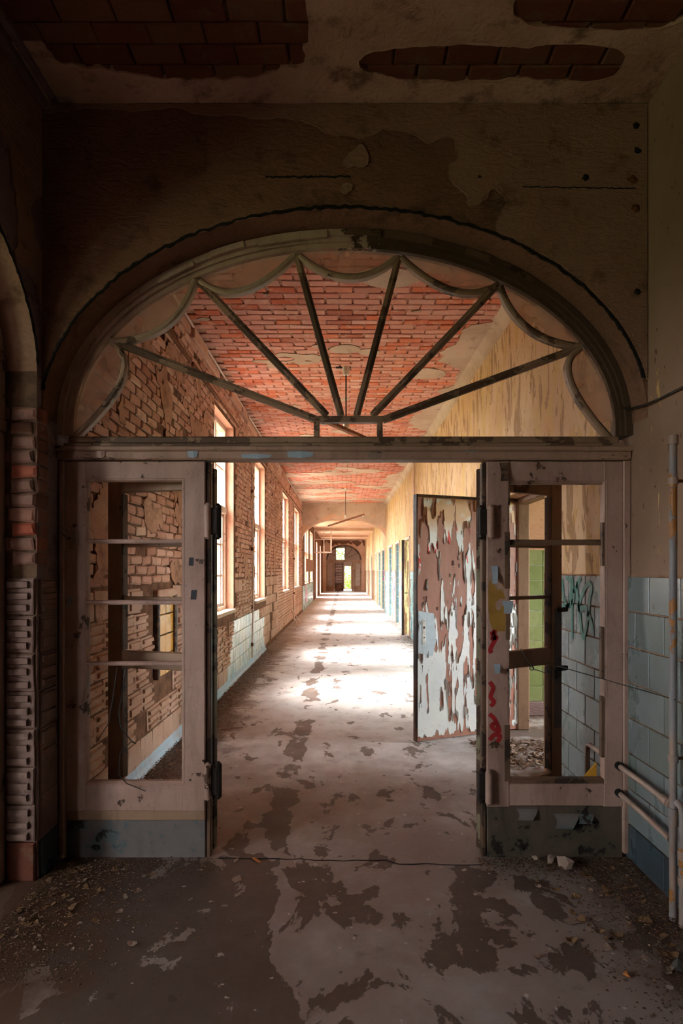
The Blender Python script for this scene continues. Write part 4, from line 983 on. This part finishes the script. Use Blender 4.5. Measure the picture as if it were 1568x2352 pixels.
pipe([(1.545, 2.885, .365), (1.556, 3.2, .372), (1.56, 3.52, .378)], .0155).build('tube', M['pipe_pink'], hq, smooth=True)
pipe([(1.5585, 3.43, .377), (1.5585, 3.462, .377)], .022).build('collar', M['soot'], hq, smooth=True)
mb = MB(); mb.faces([(fx(1344), 3.62, .345), (fx(1392), 3.60, .345), (fx(1392), 3.60, .50), (fx(1344), 3.626, .351), (fx(1392), 3.606, .351), (fx(1392), 3.606, .506)], [(0, 1, 2), (3, 5, 4), (0, 3, 4, 1), (1, 4, 5, 2), (2, 5, 3, 0)])
mb.v = [(x, y, z) for x, y, z in mb.v]
solo(mb, 'yellow_scrap', M['yellow'], 'triangular yellow sheet scrap wedged in the corner behind the sidelight sill', 'scrap')
# wires
def wire(name, label, pts, r, mat, cat='wire'):
    mb = MB(); mb.tube(pts, r, 6); return solo(mb, name, M[mat], label, cat, smooth=True)
wire('loose_wire', 'taut grey wire strung from the riser pipe across the sidelight opening', [(1.545, 2.838, 1.035), (1.45, 3.05, 1.05), (1.2, 3.43, 1.10), at(1250, 1545, 3.44), at(1225, 1536, 3.44), at(1208, 1512, 3.44), at(1195, 1490, 3.45)], .0028, 'wire')
mb = MB(); cx, cy, cz = at(1221, 1534, 3.44); mb.tube([(cx + .012 * math.cos(t), cy + .006 * math.sin(2 * t), cz + .012 * math.sin(t)) for t in [i * .7 for i in range(16)]], .0025, 6)
solo(mb, 'wire_knot', M['black'], 'small dark knot twisted in the wire across the sidelight', 'wire')
wire('wall_cable', 'slack cable crossing from the flaking wall to the foot of the arch', [(1.60, 2.75, EYE + (VY - 870) * 2.75 / F), (1.615, 2.95, EYE + (VY - 895) * 2.95 / F), (1.61, 3.10, EYE + (VY - 915) * 3.1 / F), (1.60, 3.24, EYE + (VY - 930) * 3.24 / F), at(1442, 940, 3.40), at(1428, 936, 3.42)], .006, 'wire', 'cable')
wire('hanging_wire', 'thin dark wire looping down inside the sidelight beside the pier', [at(292, 1532, D - .005), at(284, 1570, D - .012), at(272, 1640, D - .01), at(276, 1670, D - .008), at(300, 1700, D - .016), at(312, 1708, D - .016), at(300, 1704, D - .01), at(276, 1730, D - .004), at(272, 1780, D - .01), at(292, 1800, D - .012), at(334, 1817, D - .02)], .0028, 'black')
wire('hanging_wire', 'short dark wire sagging from the lowest glazing bar by the pier', [at(268, 1534, D - .004), at(262, 1580, D - .01), at(250, 1660, D - .012), at(222, 1705, D - .008)], .0024, 'black')
# conduits and a stand-in pilaster edge on the corridor walls
cp = thing('conduit_pipe', 'thin upright conduit on the brick wall between the first two windows', 'pipe', (XL + .04, 10.55, .1))
pipe([(XL + .04, 10.55, .12), (XL + .04, 10.55, .3), (XL + .05, 10.55, 1.0), (XL + .04, 10.55, 3.75)], .014, 8).build('tube', M['window_paint'], cp, smooth=True)
for z in (.35, 1.0, 2.0, 3.0): pipe([(XL + .04, 10.55, z - .03), (XL + .04, 10.55, z + .03)], .022, 8).build('coupling', M['rust'], cp, smooth=True)
mb = MB(); mb.tube([(XL + .05, YB + .02, HC - .035), (XL + .055, 8, HC - .04), (XL + .05, 14, HC - .035), (XL + .055, YC - .02, HC - .04)], .013, 8); solo(mb, 'ceiling_conduit', M['window_paint'], 'long pale conduit running where the brick wall meets the brick ceiling', 'pipe', smooth=True)
cp2 = thing('conduit_pipe', 'thin upright conduit on the brick wall between the third and fourth windows', 'pipe', (XL + .04, 19.4, .1))
pipe([(XL + .04, 19.4, .05), (XL + .04, 19.4, 3.75)], .02, 8).build('tube', M['window_paint'], cp2, smooth=True)
for z in (.9, 2.0): pipe([(XL + .04, 19.4, z - .03), (XL + .04, 19.4, z + .03)], .03, 8).build('coupling', M['rust'], cp2, smooth=True)
mb = MB(); mb.tube([(XR - .03, 13.9, 2.42), (XR - .03, 13.9, HC - .12)], .02, 8); solo(mb, 'pilaster_edge', M['window_paint'], 'pale upright strip standing in for the pilaster edge above the peeling door', 'pipe', smooth=True)  # slim tube standing in for the wall's pilaster edge
for i, (y, dx) in enumerate(((18.2, .22), (18.6, .3))):
    mb = MB(); mb.bar((XL + dx, y, .01), (XL + .03, y + .1, .55 - .1 * i), .09, .02, (1, 0, .3)); solo(mb, 'plank_scrap', M['window_paint'], ['pale plank leaning on the brick wall, nearer of two', 'pale plank leaning on the brick wall, farther of two'][i], 'plank', 'planks leaning on the corridor wall')

# ------------------------------------------------------------------ pendant lamps (bare fluorescent battens on rods)
def lamp(label, top, ctr, e0, e1, cupz):
    t = thing('pendant_lamp', label, 'lamp', top)
    mb = MB(); mb.tube([top, ctr], .009, 8); mb.build('rod', M['iron'], t)
    mb = MB(); mb.tube([(top[0], top[1], top[2]), (top[0], top[1], top[2] - .03), (top[0], top[1], top[2] - .10)], [.05, .05, .03], 12); mb.build('canopy', M['white_enamel'], t, smooth=True)
    mb = MB(); mb.cbox(top[0] - .13, top[0] + .06, top[1] - .02, top[1] + .02, top[2] - .012, top[2] + .01, .003); mb.build('bracket', M['iron'], t)
    mb = MB(); mb.bar(e0, e1, .07, .045, (0, 0, 1), c=.008); mb.build('batten', M['rust_bright'], t)
    e0 = Vector(e0); e1 = Vector(e1); d_ = (e1 - e0).normalized()
    for e, s in ((e0, 1), (e1, -1)):
        mb = MB(); p = e + d_ * s * .04; mb.cbox(p.x - .02, p.x + .02, p.y - .02, p.y + .02, p.z - .06, p.z - .015, .004); mb.build('lamp_holder', M['white_enamel'], t)
    mb = MB(); p = Vector(ctr); mb.tube([p + Vector((0, 0, .0)), p + Vector((0, 0, .06)), p + Vector((0, 0, .10))], [.04, .04, .015], 10); mb.build('cup', M['white_enamel'], t, smooth=True)
lamp('rusty pendant batten lamp on a rod, behind the fanlight hub', (.03, 7.75, HC), (.03, 7.75, 3.43), (-.26, 7.2, 3.42), (.34, 8.35, 3.42), 0)
lamp('rusty tilted pendant batten lamp hanging before the second arch', (.06, 19.2, HC), (.06, 19.2, 3.27), (-.5, 19.7, 3.06), (.62, 18.7, 3.34), 0)

# ------------------------------------------------------------------ graffiti
rw = lambda px, py: on_right(px, py, XR - .021)
tagg = thing('graffiti_tag', 'dark green spray-painted tag on the grey tiles behind the sidelight', 'graffiti', (XR - .02, 4.2, 1.3))
for pts, w in (([(1290, 1330), (1296, 1378), (1306, 1390), (1312, 1340), (1300, 1326)], .032), ([(1312, 1322), (1318, 1372), (1304, 1392), (1290, 1394)], .034), ([(1334, 1326), (1322, 1352), (1314, 1372), (1314, 1468)], .032), ([(1324, 1336), (1330, 1402), (1338, 1462), (1344, 1450), (1350, 1414), (1354, 1372), (1358, 1350), (1350, 1342), (1338, 1362), (1328, 1398), (1340, 1396), (1346, 1398), (1356, 1424), (1361, 1450)], .036)):
    mb = ribbon(smooth_pts(pts), w, rw, (-1, 0, 0)); mb.build('stroke', M['green_paint'], tagg)
def scrawl(label, pts, w, mat, X=None, yplane=None, name='graffiti_tag'):
    mb = MB()
    pl = (lambda a, b: (X, a, b)) if X is not None else (lambda a, b: (a, yplane, b)); nr = ((-1 if X > 0 else 1), 0, 0) if X is not None else (0, -1, 0)
    mb = ribbon(smooth_pts(pts), w, pl, nr); return solo(mb, name, M[mat], label, 'graffiti')
b_ = DOORS[4][1] - .021
scrawl('magenta zigzag sprayed on the deep teal reveal past the second arch', [(XR + .03, 1.55), (XR + .18, 1.62), (XR + .06, 1.42), (XR + .2, 1.45), (XR + .05, 1.25), (XR + .2, 1.22)], .06, 'magenta_paint', yplane=b_)
b_ = DOORS[3][1] - .021
scrawl('thin black squiggle sprayed on a teal tiled reveal', [(XR + .1, 1.75), (XR + .06, 1.6), (XR + .12, 1.5), (XR + .08, 1.35), (XR + .1, 1.2)], .02, 'black', yplane=b_)
scrawl('pink scrawl on the teal wainscot beyond the second arch', [(25.5, 1.0), (26.0, .8), (25.6, .5), (26.3, .35), (26.5, .7), (27.0, .5)], .18, 'pink_paint', X=XL + .017)
scrawl('faint pink drips on the teal tiles between the doorways', [(19.5, 1.5), (19.5, 1.0), (19.6, .5), (19.7, .9), (19.8, 1.2), (19.9, .4)], .12, 'pink_paint', X=XR - .02)
scrawl('magenta scrawl on the wall tiles behind the olive door', [(16.35, 1.5), (16.5, 1.3), (16.35, 1.1), (16.55, .9), (16.4, .7)], .12, 'magenta_paint', X=XR - .02)

# ------------------------------------------------------------------ neighbouring arch frame, seen edge-on in the opening at the pier
sf = thing('side_arch_frame', 'pale timber jamb and arched frame standing in the crosswise arch by the pier', 'door frame', (XL - .2, YP - .05, 0))
mb = MB(); mb.cbox(XL - .24, XL - .165, YP - .10, YP - .002, 0, 2.36, .008); mb.build('jamb', M['frame'], sf)
mb = MB(); mb.cbox(XL - .25, XL - .155, YP - .16, YP - .002, 2.36, 2.43, .01); mb.build('transom_end', M['frame'], sf)
mb = MB(); pth = [(XL - .2, ys0 + (hw - .05) * math.cos(math.pi * i / 60), zs + (rb - .05) * math.sin(math.pi * i / 60)) for i in range(0, 30)]
pth = [(XL - .2, ys0 + hw - .05, 2.43)] + pth
ups = [((0, (p[1] - ys0) / 2, (p[2] - 2.4)), (1, 0, 0)) for p in pth]; ups = [(Vector(a).normalized(), Vector(b)) for a, b in ups]
mb.sweep(pth, [(-.035, -.04), (.04, -.04), (.04, .04), (-.035, .04)], ups); mb.build('arch_moulding', M['frame'], sf)

# ------------------------------------------------------------------ end wall with its own arched doorway, lobby, garden
SE = F / YE; ex = lambda px: (px - VX) / SE; ez = lambda py: EYE + (VY - py) / SE
mb = arch_wall('w', YE, YE + .35, XL, XR, 1.37, 1.17, 2.42, HC + .3, None, leg=True)
for P_ in (0,): pass
we = structure(mb.build('wall_end', [M['plaster_peach'], M['dark_wood']], recalc=False))
def peel_end(u, v): return np.minimum((v - 3.62) * 1.4 + (fbm(u * 3, v * 3, 91, 4) - .5) * 2 + .35 * np.exp(-((u - .1) / .25) ** 2), -(1 - ((u - .005) / 1.4) ** 2 - (np.clip(v - 2.42, 0, 9) / 1.2) ** 2) * 3 - .02)
sheet(peel_end, XL, XR, 2.5, HC - .3, .06, lambda u, v, h: (u, YE - h, v), .012, 0, 93).build('dark_undercoat', M['mortar_wall'], we)
ed = thing('arched_doorway', 'far arched timber doorway with fanlight and sidelights closing the corridor', 'doorway', (0, YE, 0))
def eb(nm, mat, x0, x1, y0, y1, d0=.05, d1=.12, root=None, loc=False):
    mb = MB(); mb.cbox(ex(x0), ex(x1), YE + d0, YE + d1, ez(y1), ez(y0), .008); return mb.build(nm, mat, root or ed)
mb = MB(); rows = []
for t in ts:
    a, b = ell(1.37, 1.17, 2.42, t), ell(1.24, 1.03, 2.42, t); rows.append(((a[0], YE + .02, a[1]), (b[0], YE + .02, b[1]), (b[0], YE + .12, b[1]), (a[0], YE + .12, a[1])))
for p, q in zip(rows, rows[1:]):
    for k in range(4): mb.poly([p[k], p[(k + 1) % 4], q[(k + 1) % 4], q[k]])
mb.build('arch_frame', M['dark_wood'], ed)
eb('transom', M['leaf_wood'], 749, 830, 1285.5, 1290)
for a in (30, 58, 83, 97, 122, 150):
    mb = MB(); t = math.radians(a); p = ell(1.25, 1.04, 2.42, t); mb.bar((.005 + .25 * math.cos(t), YE + .07, 2.45 + .15 * math.sin(t)), (p[0], YE + .07, p[1]), .04, .03); mb.build('spoke', M['dark_wood'], ed)
for x0, x1 in ((749, 753), (763, 767), (812, 816), (826.5, 830)): eb('stile', M['leaf_wood'], x0, x1, 1290, 1358)
for x0, x1 in ((753, 763), (816, 826.5)):
    eb('top_rail', M['leaf_wood'], x0, x1, 1290, 1294); eb('bottom_rail', M['leaf_wood'], x0, x1, 1345, 1358)
    for y in (1305, 1315, 1325, 1335): eb('glazing_bar', M['leaf_wood'], x0, x1, y - .4, y + .4, .07, .1)
    eb('pane', M['glass'], x0, x1, 1294, 1345, .084, .088)
ld = thing('louvred_door', 'dark slatted door leaf shut in the far arched doorway', 'door', (ex(779), YE + .08, 0))
mb = MB(); mb.cbox(ex(768), ex(770.5), YE + .05, YE + .1, .01, ez(1291), .006); mb.build('stile', M['dark_wood'], ld)
mb = MB(); mb.cbox(ex(786), ex(788.6), YE + .05, YE + .1, .01, ez(1291), .006); mb.build('stile', M['dark_wood'], ld)
mb = MB(); mb.cbox(ex(770.5), ex(786), YE + .06, YE + .09, .01, .55, .006); mb.build('panel', M['dark_wood'], ld)
for k in range(14):
    z = .58 + k * .122; mb = MB(); mb.bar((ex(770.5), YE + .075, z), (ex(786), YE + .075, z), .09, .016, (0, -.6, 1)); mb.build('slat', M['dark_wood'], ld)
eb('door_post', M['leaf_wood'], 808, 811, 1290, 1358)
# lobby beyond
YL = 52.0; s2 = F / YL
def wall_x(name, y, t, x0, x1, H, openings, mat):
    mb = MB(); xs = sorted({x0, x1, *[o[0] for o in openings], *[o[1] for o in openings]}); zz = sorted({0, H, *[o[2] for o in openings], *[o[3] for o in openings]})
    for a, b in zip(xs, xs[1:]):
        for p, q in zip(zz, zz[1:]):
            if any(o[0] < (a + b) / 2 < o[1] and o[2] < (p + q) / 2 < o[3] for o in openings): continue
            mb.box(a, b, y, y + t, p, q)
    return structure(mb.build(name, mat))
wall_x('wall_lobby_north', YL, .3, -2.2, 2.2, HC + .3, [(-.68, .12, 2.5, 3.5), (.05, .62, .05, 2.0)], M['lobby'])
wall_y('wall_lobby_west', -1.9, -.3, YE + .3, YL, HC + .3, [(49.3, 50.0, 1.5, 2.7)], [M['lobby'], M['lobby']]); mb = MB(); mb.box(1.9, 2.2, YE + .3, YL, 0, HC + .3); structure(mb.build('wall_lobby_east', M['lobby']))  # unseen west opening added to let more light into the lobby
lw = bpy.data.objects.new('window_8', None); C.objects.link(lw); lw['kind'] = 'structure'; lw.location = (-.28, YL + .1, 2.5)
for nm, bx in (('window_frame', (-.68, -.63, 2.5, 3.5)), ('window_frame', (.07, .12, 2.5, 3.5)), ('glazing_bar', (-.63, .07, 2.98, 3.03)), ('glazing_bar', (-.22, -.19, 2.5, 3.5))):
    mb = MB(); mb.cbox(bx[0], bx[1], YL + .08, YL + .13, bx[2], bx[3], .006); mb.build(nm, M['dark_wood'], lw)
lo = bpy.data.objects.new('door_2', None); C.objects.link(lo); lo['kind'] = 'structure'; lo.location = (.33, YL + .05, 0)
for bx in ((.03, .08, .05, 2.0), (.6, .66, .05, 2.0), (.08, .6, 1.94, 2.0)):
    mb = MB(); mb.cbox(bx[0], bx[1], YL - .02, YL + .1, bx[2], bx[3], .006); mb.build('door_frame', M['window_paint'], lo)
mb = MB(); mb.tube([(.2, YL + .9, -.9), (.2, YL + .9, .9)], .02, 8); solo(mb, 'garden_post', M['iron'], 'thin dark post outside the far bright garden door', 'post')
def bush(label, x, y, h, r, n, seed):
    t = thing('garden_shrub', label, 'shrub', (x, y, -.9)); rr = random.Random(seed); mb = MB()
    mb.tube([(x, y, -.9), (x + .05, y, -.9 + h * .5)], [.07, .03], 8); mb.build('trunk', M['bark'], t); mb = MB()
    for _ in range(n):
        a = rr.uniform(0, 2 * math.pi); cz = rr.uniform(-1, 1); q = rr.random() ** .4; s = math.sqrt(1 - cz * cz)
        p = Vector((x + r * q * s * math.cos(a), y + r * q * s * math.sin(a), -.9 + h * .55 + h * .45 * q * cz)); u = Vector((rr.gauss(0, 1), rr.gauss(0, 1), rr.gauss(0, 1))).normalized(); v = u.orthogonal().normalized(); L = rr.uniform(.08, .16)
        mb.poly([p - u * L, p + v * L * .5, p + u * L, p - v * L * .5])
    mb.build('foliage', M['leafgreen'], t, recalc=False)
bush('tall leafy shrub glimpsed through the far lobby window', -1.2, 60, 6.0, 2.0, 3500, 1); bush('low leafy shrub glimpsed through the far garden door', 1.0, 56, 2.6, 1.3, 2500, 2); bush('broad leafy shrub behind the low one past the garden door', 2.6, 65.5, 5.0, 2.2, 3500, 3)

# ------------------------------------------------------------------ litter
def litter(name, n, pick, smin, smax, seed, mb=None):
    rr = random.Random(seed); mb = mb or MB()
    for _ in range(n):
        x, y, h = pick(rr); s = rr.uniform(smin, smax); a = rr.uniform(0, 6.28); tilt = rr.uniform(-.5, .5); k = rr.choice((3, 4, 5)); z = .003 + h * rr.random()
        pts = []
        for q in range(k):
            t = a + 2 * math.pi * q / k + rr.uniform(-.3, .3); rad = s * rr.uniform(.5, 1); pts.append((x + rad * math.cos(t), y + rad * math.sin(t), z + .35 * rad * math.cos(t) * tilt + .002))
        top = (sum(p[0] for p in pts) / k, sum(p[1] for p in pts) / k, z + s * rr.uniform(.1, .6))
        for q in range(k): mb.poly([pts[q], pts[(q + 1) % k], top])
    return mb
def along(side, y0, y1, spread, bias=1.0, hmax=.02):
    def pick(rr):
        e = abs(rr.gauss(0, spread)); y = y0 + (y1 - y0) * rr.random() ** bias
        x = (XL + .03 + e) if side < 0 else (XR - .03 - e); return x, y, hmax * math.exp(-e / .15)
    return pick
def heap(o, label): o['kind'] = 'stuff'; o['label'] = label; o['category'] = 'litter'
heap(litter('rubble_litter', 7000, along(-1, YB + .02, 12.5, .16, 1.4), .004, .018, 1).build('rubble_litter', M['debris'], recalc=False), 'brick crumbs and plaster litter along the brick corridor wall')
heap(litter('rubble_litter', 1800, along(1, 6.4, 22, .12, 1.5), .006, .025, 2).build('rubble_litter', M['debris'], recalc=False), 'loose litter below the teal tiled doorways')
def plinth_foot(x0, x1): return lambda rr: (rr.uniform(x0, x1), D - .02 - abs(rr.gauss(0, .10)), .015)
lit = litter('leaf_litter', 5200, along(1, 1.7, D - .06, .24), .002, .011, 3); litter('', 1700, plinth_foot(fx(1090), fx(1445)), .002, .011, 5, lit)
heap(lit.build('leaf_litter', M['debris'], recalc=False), 'dry leaf litter and grit by the pipes and plinth')
lit = litter('leaf_litter', 3600, along(-1, 2.4, D - .04, .30), .002, .011, 4); litter('', 1300, plinth_foot(fx(140), fx(500)), .002, .010, 6, lit)
heap(lit.build('leaf_litter', M['debris'], recalc=False), 'dry leaf litter and grit before the brick pier and plinth')
def room_foot(rr): return rr.uniform(1.2, 2.9), rr.uniform(5.0, 5.85), .01
heap(litter('paint_litter', 1300, room_foot, .006, .04, 7).build('paint_litter', M['debris'], recalc=False), 'flaked paint litter on the floor of the green tiled room')

def flake_mesh(seed, s, mat, bend=.3, thick=.004):
    rr = random.Random(seed); k = 7; mb = MB(); ring = []
    for q in range(k):
        t = 2 * math.pi * q / k; r = s * rr.uniform(.6, 1); ring.append((r * math.cos(t) * 1.25, r * math.sin(t) * .8, bend * s * (math.cos(t) ** 2) + .001))
    top = [(x, y, z + thick) for x, y, z in ring]; mb.faces(ring + [(0, 0, .0005)] + top + [(0, 0, thick)], [(q, (q + 1) % k, k) for q in range(k)] + [(k + 1 + q, k + 1 + (q + 1) % k, 2 * k + 1) for q in range(k)] + [(q, (q + 1) % k, k + 1 + (q + 1) % k, k + 1 + q) for q in range(k)])
    return mb.mesh('flake', mat)
FL = [flake_mesh(i, .03, M['paper']) for i in range(5)]; LV = [flake_mesh(i + 20, .03, M['leafdry'], .5, .0015) for i in range(5)]
def scatter(name, label, cat, group, meshes, spots, smin, smax, seed):
    rr = random.Random(seed)
    for x, y in spots:
        o = bpy.data.objects.new(name, rr.choice(meshes)); C.objects.link(o); s = rr.uniform(smin, smax); o.location = (x, y, .004); o.scale = (s, s, s); o.rotation_euler = (rr.uniform(-.1, .1), rr.uniform(-.1, .1), rr.uniform(0, 6.28)); tag(o, label, cat, group)
rr = random.Random(99)
scatter('dry_leaf', 'curled dry leaf in the litter beside the brick pier', 'leaf', 'dry leaves beside the brick pier', LV, [(XL + .05 + abs(rr.gauss(0, .25)), rr.uniform(2.7, 3.35)) for _ in range(40)], .4, 1.1, 1)
scatter('dry_leaf', 'curled dry leaf in the litter beside the pipes', 'leaf', 'dry leaves beside the pipes', LV, [(XR - .06 - abs(rr.gauss(0, .3)), rr.uniform(2.5, 3.35)) for _ in range(45)], .4, 1.1, 2)
scatter('paint_chip', 'pale paint chip lying in the litter beside the pipes', 'paint chip', 'paint chips beside the pipes', FL, [(XR - .06 - abs(rr.gauss(0, .35)), rr.uniform(2.4, 3.35)) for _ in range(22)], .3, .8, 3)
scatter('paint_chip', 'pale paint chip lying before the brick pier', 'paint chip', 'paint chips before the brick pier', FL, [(XL + .05 + abs(rr.gauss(0, .35)), rr.uniform(2.6, 3.35)) for _ in range(22)], .3, .8, 4)
scatter('rubble_chip', 'pale rubble chip at the foot of the brick corridor wall', 'rubble', 'rubble chips along the brick corridor wall', FL, [(XL + .08 + abs(rr.gauss(0, .15)), rr.uniform(3.8, 11)) for _ in range(40)], .4, 1.3, 5)
scatter('paint_shard', 'flake of paint on the green room floor', 'paint chip', 'paint flakes on the green room floor', FL, [(rr.uniform(1.3, 2.3), rr.uniform(5.0, 5.8)) for _ in range(24)], .6, 2.0, 6)
def floor_pt(px, py): d = EYE * F / (py - VY); return ((px - VX) * d / F, d)
def chunk(label, px, py, sx, sy, sz, mat, seed, name='plaster_chunk', cat='plaster chunk'):
    x, y = floor_pt(px, py); rr = random.Random(seed); bm = bmesh.new(); bmesh.ops.create_icosphere(bm, subdivisions=1, radius=1)
    for v in bm.verts:
        k = 1 + rr.uniform(-.38, .3); v.co = Vector((v.co.x * sx * k, v.co.y * sy * k, max(v.co.z * k, -.6) * sz + .6 * sz))
    mb = MB(); mb.addbm(bm); o = mb.build(name, mat); o.location = (x, y, .001); o.rotation_euler = (0, 0, rr.uniform(0, 3)); return tag(o, label, cat)
chunk('largest pale plaster chunk at the plinth by the tiled wall', 1298, 1996, .05, .03, .045, M['paper'], 1)
chunk('angular pale plaster chunk standing next to the largest at the plinth', 1266, 1985, .034, .022, .04, M['paper'], 2)
chunk('small plaster chunk nearest the door post by the tiled wall', 1230, 1978, .022, .018, .02, M['paper'], 3)
chunk('flat pale plaster flake alone on the dark floor before the pipes', 1314, 2116, .05, .035, .006, M['paper'], 4)
chunk('flat grey plaster flake alone in front of the open doorway', 546, 2020, .035, .03, .005, M['paper'], 5)
chunk('orange tile chip lying at the door threshold', 588, 1977, .055, .014, .006, M['chip_orange'], 6, 'tile_chip', 'tile chip')
chunk('flat plaster flake next to the orange tile chip', 542, 1978, .04, .018, .006, M['paper'], 7)
chunk('white round stub at the plinth corner by the brick pier', 140, 1975, .02, .02, .03, M['white_enamel'], 8, 'pipe_stub', 'stub')
chunk('brownish pebble on bare floor in front of the pipes', 1438, 2242, .018, .014, .012, M['chip_orange'], 9, 'pebble', 'pebble')
chunk('grey stone at the wall foot nearest the viewer', 1556, 2225, .03, .025, .025, M['wire'], 10, 'stone', 'stone')
mb = MB(); pts = [floor_pt(500 + i * 32, 1972 + i * .5 + R.uniform(-2, 2) + (6 if i > 12 else 0)) for i in range(20)]; pp_ = edge_line([(x, y, .001) for x, y in pts], .006, .002, 12, (0, 0, 1)); pp_.build('threshold_crack', M['soot'], floor)
